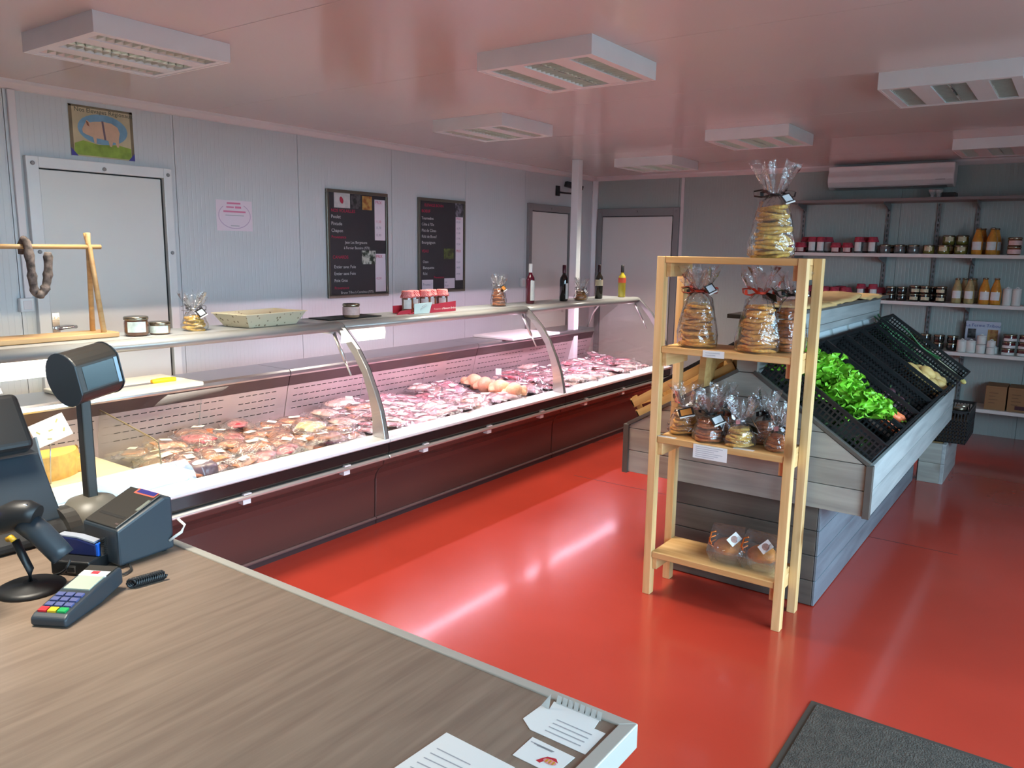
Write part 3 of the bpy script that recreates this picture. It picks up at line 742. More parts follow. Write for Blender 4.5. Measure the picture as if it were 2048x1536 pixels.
# jars
M['tin'] = mat('gold_tin_lid', S(150, 140, 120), 0.25, 0.9)
M['gingham'] = mat('red_gingham', S(190, 46, 52), 0.8)
def gingham_nodes(m):
    nt = m.node_tree; b = nt.nodes['Principled BSDF']; L = nt.links
    tc = _n(nt, 'ShaderNodeTexCoord'); ck = _n(nt, 'ShaderNodeTexChecker'); ck.inputs['Scale'].default_value = 140
    ck.inputs['Color1'].default_value = S(196, 44, 54); ck.inputs['Color2'].default_value = S(232, 170, 168)
    L.new(tc.outputs['Object'], ck.inputs['Vector']); L.new(ck.outputs[0], b.inputs['Base Color'])
gingham_nodes(M['gingham'])
def glassy(name, col): return mat(name, col, 0.12, coat=0.6, var=0.25, scale=30)
M['c_terrine'] = glassy('terrine_in_glass', S(112, 72, 52)); M['c_pate'] = glassy('pate_in_glass', S(150, 118, 92))
M['c_dark'] = glassy('dark_preserve_in_glass', S(34, 30, 26)); M['c_green'] = glassy('green_gold_preserve', S(120, 110, 48))
M['c_brown'] = glassy('brown_preserve', S(120, 74, 50)); M['c_orange'] = glassy('orange_juice', S(206, 140, 52)); M['c_cloudy'] = glassy('cloudy_apple_juice', S(176, 156, 108))
M['c_red'] = glassy('red_preserve', S(96, 26, 30)); M['c_grey'] = glassy('grey_preserve', S(98, 94, 92))
M['lbl_green'] = mat('green_white_label', S(206, 218, 210), 0.5, var=0.25, scale=40); M['lbl_white'] = mat('white_label', S(228, 228, 224), 0.55, var=0.04, scale=60)
M['lbl_pink'] = mat('pink_white_label', S(222, 190, 184), 0.55, var=0.12, scale=50); M['lbl_cream'] = mat('cream_label', S(210, 196, 160), 0.55, var=0.15, scale=50)
M['clothlid'] = mat('faded_red_cloth', S(176, 62, 80), 0.85, var=0.25, scale=60)
def jar_proto(name, d, h, cm, lidm, lbl=None, cloth=False, lblh=(0.2, 0.75), lid_h=0.016, arc=1.5, bottle=False, lw=0.0):
    """meshes for one kind of jar: (part name, mesh) list; body first"""
    R0 = d/2; out = []
    if bottle:
        prof = [(R0*0.9, 0), (R0, 0.008), (R0, h*0.50), (R0*0.86, h*0.64), (R0*0.55, h*0.82), (R0*0.45, h*0.90), (R0*0.45, h*0.94)]
        out.append(('body', MB().lathe(prof, 18).mesh('body', cm)))
        out.append(('cap', MB().lathe([(R0*0.52, h*0.935), (R0*0.52, h*0.99), (R0*0.45, h)], 14).mesh('cap', lidm)))
    else:
        prof = [(R0*0.86, 0), (R0*0.97, 0.006), (R0, 0.02), (R0, h-lid_h-0.012), (R0*0.94, h-lid_h), (R0*0.94, h-lid_h*0.5)]
        out.append(('body', MB().lathe(prof, 18).mesh('body', cm)))
        if cloth:
            ru = R.uniform(0, 6)
            def wob(a, k, z): return 1+(0.0 if k > 2 else (0.10-0.03*k)*math.sin(a*9+ru)+0.05*math.sin(a*5))
            out.append(('cloth_lid', MB().lathe([(R0*1.22, h-lid_h-0.030), (R0*1.16, h-lid_h-0.018), (R0*1.03, h-lid_h-0.004), (R0*1.02, h-0.004), (R0*0.92, h+0.002)], 28, wob=wob).mesh('cloth_lid', lidm)))
        else:
            out.append(('lid', MB().lathe([(R0*1.0, h-lid_h), (R0*1.02, h-lid_h+0.002), (R0*1.02, h-0.004), (R0*0.96, h), (R0*0.8, h-0.001)], 20).mesh('lid', lidm)))
    if lbl:
        m = MB(); r1 = R0+0.0008; n = 10
        z0, z1 = h*lblh[0], h*lblh[1]
        m.add([(r1*math.cos(-PI/2-arc/2+arc*k/n), r1*math.sin(-PI/2-arc/2+arc*k/n), z) for z in (z0, z1) for k in range(n+1)], [(k, k+1, n+2+k, n+1+k) for k in range(n)], 0, True)
        out.append(('paper_label', m.mesh('paper_label', lbl)))
    return out
def put(proto, name, label, cat, loc, rz=0, group=None, sc=1):
    r = thing(name, label, cat, loc, rz, group); r.scale = (sc,)*3
    for n, me in proto: inst(me, n, r, (0, 0, 0))
    return r
FACE = math.radians(35)      # turns a label from -y towards the shop floor on the left counter
J_terrine = jar_proto('j', 0.112, 0.094, M['c_terrine'], M['tin'], M['lbl_green'], arc=1.6)
J_pate = jar_proto('j', 0.102, 0.062, M['c_pate'], M['tin'], M['lbl_green'], arc=2.6, lblh=(0.12, 0.7))
J_rill = jar_proto('j', 0.108, 0.088, M['c_pate'], M['tin'], M['lbl_pink'], arc=2.8, lblh=(0.2, 0.78))
put(J_terrine, 'terrine_jar', 'wide jar of brown terrine beside the sausage rack', 'jar', (-3.775, 2.05, ZT), FACE+0.5)
put(J_pate, 'pate_jar', 'low jar of pale pate standing next to the wide brown jar', 'jar', (-3.765, 2.165, ZT), FACE)
put(J_rill, 'pate_jar', 'pink labelled jar standing alone below the poultry menu board', 'jar', (-3.765, 3.46, ZT+0.006), FACE)
o = MB().box(-3.93, -3.735, 3.25, 3.70, ZT, ZT+0.006).build('slate_mat', M['black'], bevel=0.002)
tag(o, 'thin black mat lying on the counter under a jar', 'mat')

# patterned cardboard basket
bm_ = mat('spotted_cream_card', S(214, 200, 160), 0.7)
nt = bm_.node_tree; vo = _n(nt, 'ShaderNodeTexVoronoi'); vo.inputs['Scale'].default_value = 34; tc = _n(nt, 'ShaderNodeTexCoord'); cr = _n(nt, 'ShaderNodeValToRGB')
cr.color_ramp.elements[0].position = 0.16; cr.color_ramp.elements[0].color = S(150, 128, 96); cr.color_ramp.elements[1].position = 0.26; cr.color_ramp.elements[1].color = S(222, 208, 178)
nt.links.new(tc.outputs['Object'], vo.inputs['Vector']); nt.links.new(vo.outputs['Distance'], cr.inputs[0]); nt.links.new(cr.outputs[0], nt.nodes['Principled BSDF'].inputs['Base Color'])
r = thing('gift_basket', 'empty cream spotted cardboard gift basket with sloping sides', 'basket', (-3.80, 2.80, ZT), math.radians(6))
def frus(a0, b0, a1, b1, z0, z1, t):
    m = MB()
    o0 = [(-a0, -b0), (a0, -b0), (a0, b0), (-a0, b0)]; o1 = [(-a1, -b1), (a1, -b1), (a1, b1), (-a1, b1)]
    i0 = [(x-math.copysign(t, x), y-math.copysign(t, y)) for x, y in o0]; i1 = [(x-math.copysign(t, x), y-math.copysign(t, y)) for x, y in o1]
    vs = [(x, y, z0) for x, y in o0]+[(x, y, z1) for x, y in o1]+[(x, y, z0+t) for x, y in i0]+[(x, y, z1) for x, y in i1]
    fs = [(3, 2, 1, 0)]+[(k, (k+1) % 4, 4+(k+1) % 4, 4+k) for k in range(4)]+[(4+k, 4+(k+1) % 4, 12+(k+1) % 4, 12+k) for k in range(4)]+[(8+(k+1) % 4, 8+k, 12+k, 12+(k+1) % 4) for k in range(4)]+[(8, 9, 10, 11)]
    return m.add(vs, fs)
frus(0.10, 0.175, 0.135, 0.225, 0, 0.075, 0.004).build('tray', bm_, r, world=False)
rim = MB()
for q in ((-0.14, -0.13, -0.23, 0.23), (0.13, 0.14, -0.23, 0.23), (-0.13, 0.13, -0.23, -0.22), (-0.13, 0.13, 0.22, 0.23)): rim.box(*q, 0.073, 0.077)
rim.build('rim', mat('cream_card_rim', S(232, 220, 186), 0.7), r, world=False)

# red carton with gingham-topped jars
r = thing('display_carton', 'red and pale blue carton tray holding gingham topped jars', 'carton', (-3.80, 4.13, ZT))
cr_ = mat('crimson_card', S(176, 44, 68), 0.55); bl_ = mat('pale_blue_card', S(196, 222, 226), 0.55)
MB().box(-3.88, -3.715, 3.95, 4.41, ZT, ZT+0.004).build('floor_card', cr_, r)
MB().prism([(4.14, ZT), (4.43, ZT), (4.43, ZT+0.072), (4.17, ZT+0.058)], 'x', -3.712, -3.709).build('front_card', cr_, r)
bc = MB().prism([(3.985, ZT), (4.14, ZT), (4.17, ZT+0.075), (3.985, ZT+0.07)], 'x', -3.711, -3.707).build('front_card', bl_, r)
MB().tube([(-3.7065, 4.05, ZT+0.022), (-3.7065, 4.045, ZT+0.032), (-3.7065, 4.075, ZT+0.042), (-3.7065, 4.11, ZT+0.056), (-3.7065, 4.10, ZT+0.062), (-3.7065, 4.06, ZT+0.044)], 0.0012, 5).build('swirl', M['ink'], bc)
MB().box(-3.88, -3.877, 3.95, 4.41, ZT, ZT+0.05).build('back_card', cr_, r)
MB().prism([(-3.88, ZT), (-3.712, ZT), (-3.712, ZT+0.062), (-3.88, ZT+0.05)], 'y', 4.41, 4.413).build('side_card', cr_, r)
MB().prism([(3.84, ZT), (3.985, ZT), (3.985, ZT+0.03), (3.88, ZT+0.025)], 'x', -3.74, -3.737).build('side_flap', cr_, r)
text('Production de', 0.017, M['lbl_pink'], r, (-3.7085, 4.19, ZT+0.018), (0, 1, 0), (0, 0, 1))
text('Moncorn Bréban', 0.022, M['paper'], r, (-3.7085, 4.285, ZT+0.018), (0, 1, 0), (0, 0, 1))
J_ging = jar_proto('j', 0.082, 0.150, M['c_brown'], M['gingham'], M['lbl_white'], cloth=True, arc=1.4, lblh=(0.2, 0.62))
for k, yy in enumerate((4.0, 4.09, 4.18, 4.275, 4.365)):
    put(J_ging, 'gingham_jar', 'jar with red gingham cloth lid standing in the red carton tray', 'jar', (-3.80+0.015*(-1)**k, yy, ZT+0.004), FACE+R.uniform(-0.3, 0.5), 'gingham jars in the carton')

# wine bottles
def bottle(label, loc, glassm, capm, lblm, h=0.315, rz=0, lz=(0.25, 0.55), neckm=None, arc=1.5, clear=False):
    r = thing('wine_bottle', label, 'bottle', loc, rz)
    k = h/0.315
    pr_ = [(0.034, 0), (0.0375, 0.006), (0.0375, 0.185), (0.034, 0.205), (0.022, 0.222), (0.0155, 0.235), (0.0145, 0.29), (0.0155, 0.292), (0.0155, 0.30)]
    MB().lathe([(a, b*k) for a, b in pr_], 22).build('glass_body', glassm, r, world=False)
    MB().lathe([(0.0162, 0.245*k), (0.0165, 0.25*k), (0.0165, 0.312*k), (0.012, 0.315*k)], 16).build('capsule', capm, r, world=False)
    m = MB(); n = 12; r1 = 0.0383
    m.add([(r1*math.cos(-PI/2-arc/2+arc*q/n), r1*math.sin(-PI/2-arc/2+arc*q/n), z*h) for z in lz for q in range(n+1)], [(q, q+1, n+2+q, n+1+q) for q in range(n)], 0, True)
    m.build('paper_label', lblm, r, world=False)
    return r
wd = mat('dark_wine_glass', S(14, 16, 16), 0.06, coat=0.5); wr = mat('rose_wine_glass', S(92, 20, 40), 0.06, coat=0.6); wo = mat('olive_wine_glass', S(42, 40, 30), 0.06, coat=0.5)
wy = mat('yellow_wine_glass', S(206, 186, 60), 0.05, coat=0.6, trans=0.25)
def on_top(px, py, dx=0): 
    p = hit(px, py, 2, ZT); return (p.x+dx, p.y, ZT)
bottle('dark pink wine bottle with a white foil neck and long white label', on_top(1060, 607), wr, mat('white_foil', S(226, 226, 226), 0.3), M['lbl_white'], 0.335, 1.25, (0.08, 0.58), arc=1.2)
bottle('black wine bottle with a dark red capsule before the white pillar', on_top(1127, 602), wd, mat('dark_red_foil', S(84, 26, 40), 0.35), M['lbl_white'], 0.320, 1.5, (0.06, 0.5), arc=1.0)
bottle('olive black wine bottle with a cream label high on its body', on_top(1197, 597), wo, mat('red_black_foil', S(46, 22, 26), 0.35), M['lbl_cream'], 0.320, 0.6, (0.38, 0.56), arc=2.6)
bottle('clear bottle of yellow wine with an orange red label and black capsule', on_top(1243, 594), wy, M['black'], mat('orange_label', S(224, 92, 58), 0.5), 0.315, 0.5, (0.45, 0.60), arc=3.0)

# chopping boards and knife on the inner ledge
def cutting_board(label, y0, y1, x0, x1, z, tint):
    o = MB().box(x0, x1, y0, y1, z, z+0.022).build('cutting_board', tint, bevel=0.005)
    tag(o, label, 'cutting board'); return o
cutting_board('white plastic cutting board with a yellow handled knife on it', 1.86, 2.52, -4.40, -3.96, 0.8705, mat('white_polyethylene', S(232, 228, 214), 0.5))
cutting_board('bare white cutting board on the ledge of the pink lit bay', 5.52, 6.28, -4.42, -3.97, 0.8705, mat('white_polyethylene_b', S(232, 228, 230), 0.5))
r = thing('butcher_knife', 'long butcher knife with a bright yellow handle on the cutting board', 'knife', (-4.06, 2.2, 0.8925))
MB().prism([(-4.075, 1.96), (-4.09, 2.30), (-4.135, 2.30), (-4.128, 2.02), (-4.10, 1.965)], 'z', 0.893, 0.896).build('blade', M['steel'], r)
MB().tube([(-4.105, 2.295, 0.903), (-4.105, 2.33, 0.905), (-4.10, 2.38, 0.906), (-4.095, 2.43, 0.905)], lambda t: 0.0125*(1+0.15*math.sin(t*PI)), 10).build('handle', mat('yellow_handle', S(246, 176, 0), 0.4), r)
r = thing('paring_knife', 'small yellow handled knife lying by the end of the cutting board', 'knife', (-4.2, 1.93, 0.8925))
MB().tube([(-4.23, 1.90, 0.904), (-4.215, 1.96, 0.904)], 0.0115, 10).build('handle', mat('yellow_handle_b', S(246, 176, 0), 0.4), r)
MB().prism([(-4.222, 1.955), (-4.19, 2.07), (-4.21, 2.06), (-4.24, 1.96)], 'z', 0.893, 0.8955).build('blade', M['steel'], r)
# ================================================================ bags of biscuits
def biscuit_mesh(k, col):
    rr = random.Random(k)
    ph = [rr.uniform(0, 6.28) for _ in range(4)]
    def wob(a, i, z): return 1+0.10*math.sin(3*a+ph[0])+0.07*math.sin(5*a+ph[1])+0.04*math.sin(8*a+ph[2])
    m = MB().lathe([(0.82, -0.08), (0.98, -0.04), (1.0, 0.02), (0.92, 0.07), (0.55, 0.085), (0.12, 0.07)], 18, wob=wob)
    m.v = [(x, y, z+0.05*math.sin(4*x+ph[3])*math.cos(3*y)) for x, y, z in m.v]
    return m.mesh('biscuit', col)
M['bisc'] = mat('golden_biscuit', S(216, 148, 62), 0.6, var=0.28, scale=5, bump=0.5, rnd=0.2)
M['bisc_d'] = mat('dark_baked_biscuit', S(176, 96, 40), 0.6, var=0.35, scale=5, bump=0.5, rnd=0.22)
M['bisc_y'] = mat('pale_yellow_biscuit', S(222, 176, 80), 0.6, var=0.25, scale=5, bump=0.5, rnd=0.18)
BIS = {c: [biscuit_mesh(k, M[c]) for k in range(3)] for c in ('bisc', 'bisc_d', 'bisc_y')}
M['rib_r'] = mat('orange_red_ribbon', S(214, 62, 34), 0.35); M['rib_k'] = mat('black_ribbon', S(34, 30, 30), 0.35); M['rib_s'] = mat('silver_ribbon', S(200, 200, 204), 0.2, 0.7)
M['tag_dark'] = mat('dark_tag_card', S(40, 36, 34), 0.4); M['tag_pale'] = mat('pale_tag_card', S(206, 212, 216), 0.4); M['tag_org'] = mat('orange_tag_print', S(206, 134, 62), 0.4)
def cello_mesh(k, R0, hc, hn, ht, lean=(0, 0)):
    rr = random.Random(k); ph = [rr.uniform(0, 6.28) for _ in range(6)]
    n = 44
    prof = [(0.80, 0.0), (0.97, 0.012), (1.0, 0.05*hc/0.2+0.01), (0.92, hc*0.5), (0.76, hc*0.85), (0.56, hc+(hn-hc)*0.45), (0.34, hn-0.012), (0.17, hn), (0.22, hn+0.012), (0.50, hn+(ht-hn)*0.45), (0.72, hn+(ht-hn)*0.8), (0.80, ht)]
    def wob(a, i, z):
        if i < 5: return 1+0.035*math.sin(7*a+ph[0])+0.03*math.sin(11*a+ph[1]+z*20)
        if i < 8: return 1+0.14*math.sin(9*a+ph[2])+0.06*math.sin(14*a+ph[3])
        return 1+0.32*math.sin(7*a+ph[4]+0.5*i)+0.18*math.sin(12*a+ph[5])
    m = MB().lathe([(r*R0, z) for r, z in prof], n, wob=wob, cap=False)
    out = []
    for x, y, z in m.v:
        t = max(0, z-hn*0.7)/(ht-hn*0.7) if ht > 0 else 0
        if z > hn+0.02:
            z += 0.022*math.sin(5*math.atan2(y, x)+ph[4])+0.012*math.sin(13*math.atan2(y, x)+ph[1])
        out.append((x+lean[0]*t, y+lean[1]*t, z))
    m.v = out
    return m.mesh('cellophane', M['cello'])
def bag(label, loc, R0, hc, hn, ht, kind, rz=0, ribbon='rib_k', group=None, seed=1, th=0.015, tags=1, tdir=-0.8, tz=0.0):
    r = thing('biscuit_bag', label, 'biscuit bag', loc, rz, group)
    rr = random.Random(seed)
    z = 0.010; k = 0
    while z < hc:
        t = z/hc
        rad = R0*(0.86-0.26*t)
        inst(BIS[kind][k % 3], 'biscuit', r, (rr.uniform(-1, 1)*R0*0.06, rr.uniform(-1, 1)*R0*0.06, z), (rr.uniform(-0.12, 0.12), rr.uniform(-0.12, 0.12), rr.uniform(0, 6)), (rad, rad, th*5.6))
        z += th; k += 1
    inst(cello_mesh(seed, R0, hc, hn, ht), 'cellophane', r, (0, 0, 0))
    rb = MB()
    rb.tube([(0.2*R0*math.cos(a*PI/8), 0.2*R0*math.sin(a*PI/8), hn+0.002) for a in range(17)], 0.006, 6)
    for sgn, a in ((1, 0.3), (-1, 0.1), (1, 1.1), (-1, -0.9)):
        cx, cy = math.cos(a)*sgn, math.sin(a)*sgn
        L = R0*0.75; w = 0.010
        lp = [(0, 0, 0), (0.5*L, 0, 0.022), (L, 0, 0.016), (0.95*L, 0, -0.004), (0.5*L, 0, -0.008), (0.1*L, 0, 0)]
        pts = [(cx*x+cx*0.15*R0, cy*x+cy*0.15*R0-0.1*R0, hn+zz) for x, y, zz in lp]
        for i in range(5):
            p, q = Vector(pts[i]), Vector(pts[i+1]); sd = Vector((-cy, cx, 0.3)).normalized()*w
            rb.add([p-sd, q-sd, q+sd, p+sd], [(0, 1, 2, 3)])
    rb.build('ribbon', M[ribbon], r, world=False)
    for i in range(tags):
        a = tdir+0.7*i
        c = Vector((math.cos(a)*R0*0.62, math.sin(a)*R0*0.62-0.02, hn-0.016+tz-0.02*i))
        Mx = Matrix.Translation(c) @ Matrix.Rotation(a+PI/2+0.25, 4, 'Z') @ Matrix.Rotation(0.9, 4, 'X') @ Matrix.Rotation(-0.35, 4, 'Y')
        tg = MB().obox(Mx, 0.072, 0.047, 0.0012).build('tag', M['tag_dark'], r, world=False)
        MB().obox(Mx @ Matrix.Translation((0, 0.002, 0.001)), 0.052, 0.030, 0.0008).build('tag_print', M['tag_pale' if (i+seed) % 3 else 'tag_org'], tg, world=False)
        MB().obox(Mx @ Matrix.Translation((0, -0.0215, -0.0006)), 0.072, 0.006, 0.003).build('tag_edge', M['paper'], tg, world=False)
    return r

# ================================================================ pine shelf rack
r = thing('pine_shelf_rack', 'open pale pine shelf rack holding bags of biscuits', 'shelf rack', (-1.25, 3.46, 0))
YA, YC = 3.325, 3.60
for xx in ((-1.588, -1.550), (-0.957, -0.919)):
    for yy in ((YA, YA+0.046), (YC-0.046, YC)):
        MB().box(xx[0], xx[1], yy[0], yy[1], 0, 1.634).build('leg', M['pine'], r, bevel=0.0025)
for z1 in (1.6335, 1.222, 0.795, 0.222):
    t = 0.030
    MB().box(-1.549, -0.958, YA+0.004, YC-0.004, z1-t, z1).build('shelf_board', M['pine_x'], r, bevel=0.003)
    for xx in ((-1.549, -1.527), (-0.980, -0.958)):
        MB().box(xx[0], xx[1], YA+0.02, YC-0.01, z1-t-0.062, z1-t).build('cleat', M['pine_y'], r, bevel=0.002)
# price slips on the shelf edges
def slip(label, px0, py0, px1, py1, y, lines, cat='price slip', tilt=0):
    a = hit(px0, py0, 1, y); b = hit(px1, py1, 1, y)
    q = thing('paper_slip', label, cat, ((a.x+b.x)/2, y, min(a.z, b.z)))
    MB().box(a.x, b.x, y-0.0015, y, b.z, a.z).build('sheet', M['paper'], q)
    for k in range(lines):
        zz = a.z-(a.z-b.z)*(k+1)/(lines+1)
        MB().box(a.x+0.012, b.x-0.02-0.02*(k % 3), y-0.0022, y-0.0015, zz-0.0011, zz+0.0011).build('print_line', M['ink'], q)
    return q
slip('small paper slip on the edge of the shelf with the tall bags', 1406, 700, 1448, 718, YA+0.003, 2)
slip('large white paper list taped under the shelf of small bags', 1387, 887, 1453, 926, YA+0.003, 6)
for lab, px, py in (('narrow paper slip lying at the leg end of the small bag shelf', 1347, 868), ('narrow paper slip lying before the small bags with black tags', 1497, 893)):
    p = hit(px, py, 2, 0.796)
    tag(MB().box(p.x-0.045, p.x+0.045, YA+0.006, YA+0.03, 0.7952, 0.7962).build('paper_slip', M['paper']), lab, 'price slip')
GB = 'tall biscuit bags on the upper rack shelf'
bag('tall cellophane bag of pale biscuits standing on top of the pine rack', (-1.115, 3.46, 1.634), 0.098, 0.215, 0.265, 0.385, 'bisc_y', 0.3, 'rib_k', None, 5, 0.017, 1, -0.5)
bag('tall bag with orange ribbon at the leg end, in front of its neighbour', (-1.415, 3.425, 1.2225), 0.092, 0.20, 0.255, 0.355, 'bisc', 0.2, 'rib_r', GB, 11, 0.016, 1, -0.3, 0.03)
bag('tall bag tucked behind the orange ribboned bag by the rack leg', (-1.475, 3.53, 1.2225), 0.080, 0.19, 0.245, 0.325, 'bisc_y', 1.2, 'rib_k', GB, 12, 0.016, 1, 2.6)
bag('tall bag with a red bow and black tag on the upper rack shelf', (-1.135, 3.42, 1.2225), 0.094, 0.205, 0.258, 0.36, 'bisc', 0.9, 'rib_r', GB, 13, 0.017, 2, -0.2, 0.02)
bag('tall bag with black ribbon squeezed behind the red bowed bag', (-1.03, 3.525, 1.2225), 0.075, 0.20, 0.25, 0.34, 'bisc_d', 0.2, 'rib_k', GB, 14, 0.016, 1, -0.6, 0.03)
GS = 'small biscuit bags on the middle rack shelf'
for k, (lab, x, y, R0, hc, kd, rb, tg) in enumerate((
        ('small bag with silver ribbon at the leg end of the middle rack shelf', -1.475, 3.47, 0.080, 0.10, 'bisc', 'rib_s', 1),
        ('small bag of dark biscuits with a slanting black tag, in front', -1.325, 3.405, 0.076, 0.095, 'bisc_d', 'rib_k', 2),
        ('small bag of dark biscuits half hidden behind the slanting tag', -1.315, 3.535, 0.068, 0.11, 'bisc_d', 'rib_k', 1),
        ('small bag of yellow biscuits with a silver loop, middle rack shelf', -1.175, 3.395, 0.072, 0.085, 'bisc_y', 'rib_s', 2),
        ('small bag of brown biscuits with a frosty plume and black tags', -1.105, 3.515, 0.066, 0.105, 'bisc_d', 'rib_k', 2),
        ('small low bag of brown biscuits against the outer rack leg', -1.015, 3.42, 0.058, 0.07, 'bisc_d', 'rib_s', 2))):
    bag(lab, (x, y, 0.7955), R0, hc, hc+0.030, hc+0.125, kd, 0.5*k, rb, GS, 30+k, 0.014, tg, -0.9)
# cakes in clear boxes
M['cake'] = mat('baked_cake_crust', S(206, 128, 52), 0.6, var=0.4, scale=16, bump=0.5)
M['pleat'] = thin_glass('clear_pleated_case', (0.97, 0.97, 0.97, 1), 1.5, rough=0.08, gl=1.6, haze=0.07)
def cake(label, x, y, rz):
    q = thing('wrapped_cake', label, 'cake', (x, y, 0.2225), rz)
    def f(d):
        rr = 1+0.05*noise.noise(d*4)
        return Vector((0.068*d.x*rr, 0.068*d.y*rr, 0.062+(0.046 if d.z > 0 else 0.03)*d.z*rr))
    MB().blob(f, 3).build('cake', M['cake'], q, world=False)
    def wob(a, i, z): return 1+0.07*math.sin(16*a)*(0.4+0.6*i/3)
    MB().lathe([(0.052, 0.0), (0.056, 0.004), (0.068, 0.035), (0.080, 0.068)], 64, wob=wob, cap=False).build('pleated_case', M['pleat'], q, world=False)
    b = MB(); s = 0.085
    pts0 = [(-s, -s), (s, -s), (s, s), (-s, s)]
    # clear gable bag folded over the cake
    b.add([(x_*0.75, y_*0.75, 0.001) for x_, y_ in pts0]+[(x_, y_, 0.06) for x_, y_ in pts0]+[(x_*0.9, y_*0.55, 0.14) for x_, y_ in pts0]+[(x_*0.86, y_*0.02, 0.175) for x_, y_ in pts0],
          [(k0+a, k0+(a+1) % 4, k0+4+(a+1) % 4, k0+4+a) for k0 in (0, 4, 8) for a in range(4)])
    b.build('clear_bag', M['cello'], q, world=False)
    Mx = Matrix.Translation((0.035, -0.055, 0.128)) @ Matrix.Rotation(0.35, 4, 'Z') @ Matrix.Rotation(PI/2-0.35, 4, 'X') @ Matrix.Rotation(0.75, 4, 'Z')
    t = MB().obox(Mx, 0.058, 0.042, 0.001).build('label_card', M['paper'], q, world=False)
    MB().lathe([(0.016, 0.0006), (0.016, 0.0012)], 18, M=Mx).build('label_picture', mat('label_pig_print', S(176, 140, 128), 0.6, var=0.3, scale=60), t, world=False)
    rb = MB()
    for k in range(3):
        a = 2.4+0.5*k
        rb.tube([(-0.05, -0.05, 0.15-0.02*k), (-0.05+0.03*math.cos(a), -0.06+0.02*math.sin(a), 0.14-0.025*k), (-0.075+0.01*k, -0.07, 0.10-0.01*k)], 0.004, 5)
    rb.build('ribbon', mat('copper_ribbon', S(206, 108, 40), 0.25, 0.4), q, world=False)
    return q
cake('round cake in a pleated case and clear bag, with most shelf before it', -1.215, 3.45, 0.15)
cake('round cake in a clear bag pressed against the outer leg of the rack', -1.055, 3.455, -0.1)
# ================================================================ vegetable stand
M['greywood'] = wood('grey_stained_plank', S(140, 136, 128), S(168, 164, 154), 0.5, axis=0, fine=9, along=0.8, rnd=0.06, knots=1.6)
M['greywood_y'] = wood('grey_stained_plank_side', S(142, 144, 144), S(170, 172, 170), 0.42, axis=1, fine=9, along=0.8, rnd=0.06, knots=1.2)
M['basewood'] = wood('shade_toned_plank', S(84, 76, 70), S(106, 98, 90), 0.5, axis=0, fine=9, along=0.8, rnd=0.08)  # end planks of the base, their shade put into a darker brown
M['basewood_y'] = wood('daylight_toned_plank', S(96, 104, 112), S(120, 128, 136), 0.42, axis=1, fine=9, along=0.8, rnd=0.08)  # cooler copy of the base planks, bluish daylight put into the colour
M['edgewood'] = mat('dark_edge_batten', S(88, 82, 76), 0.5, var=0.1, scale=12)
VS = thing('vegetable_stand', 'long grey plank vegetable stand with sloping crate shelves on both sides', 'vegetable stand', (-1.25, 5.0, 0))
Y0, Y1 = 3.68, 6.33
# base
MB().box(-1.612, -0.878, Y0+0.012, Y1-0.012, 0, 0.50).build('base_core', M['dark_gap'], VS)
for k in range(4):
    a, b = 0.004+k*0.124, 0.004+k*0.124+0.1205
    MB().box(-0.880, -0.868, Y0, Y1, a, b).build('base_plank', M['basewood_y'], VS, bevel=0.002)
    MB().box(-1.622, -1.610, Y0, Y1, a, b).build('base_plank', M['basewood_y'], VS, bevel=0.002)
    MB().box(-1.608, -0.882, Y0, Y0+0.013, a, b).build('base_plank', M['basewood'], VS, bevel=0.002)
    MB().box(-1.608, -0.882, Y1-0.013, Y1, a, b).build('base_plank', M['basewood'], VS, bevel=0.002)
# gable ends made of planks clipped to the outline
LO = [(0.497, -1.862), (0.742, -1.862), (1.085, -1.305), (1.10, -1.30), (1.345, -1.30)]
RO = [(0.497, -0.678), (0.722, -0.678), (1.085, -1.205), (1.10, -1.20), (1.345, -1.20)]
def xat(tab, z):
    for (a, xa), (b, xb) in zip(tab, tab[1:]):
        if a <= z <= b+1e-9: return xa+(xb-xa)*(z-a)/(b-a)
    return tab[-1][1]
def gable(ya, yb):
    z = 0.497
    while z < 1.34:
        z1 = min(z+0.118, 1.345)
        zz = sorted(set([z+0.0008, z1-0.0008]+[q for q, _ in LO+RO if z < q < z1]))
        poly = [(xat(LO, q), q) for q in zz]+[(xat(RO, q), q) for q in reversed(zz)]
        MB().prism(poly, 'y', ya, yb).build('gable_plank', M['greywood'], VS, bevel=0.0015)
        z = z1+0.0015
gable(3.645, 3.665); gable(Y1-0.02, Y1)
MB().box(-0.685, -0.655, 3.632, 3.662, 0.492, 0.735).build('corner_batten', M['edgewood'], VS, bevel=0.002)
MB().box(-1.885, -1.855, 3.632, 3.662, 0.492, 0.755).build('corner_batten', M['edgewood'], VS, bevel=0.002)
MB().bar((-1.215, 3.655, 1.10), (-0.672, 3.655, 0.735), 0.03, 0.018).build('slope_batten', M['edgewood'], VS, bevel=0.002)
MB().bar((-1.29, 3.655, 1.10), (-1.868, 3.655, 0.755), 0.03, 0.018).build('slope_batten', M['edgewood'], VS, bevel=0.002)
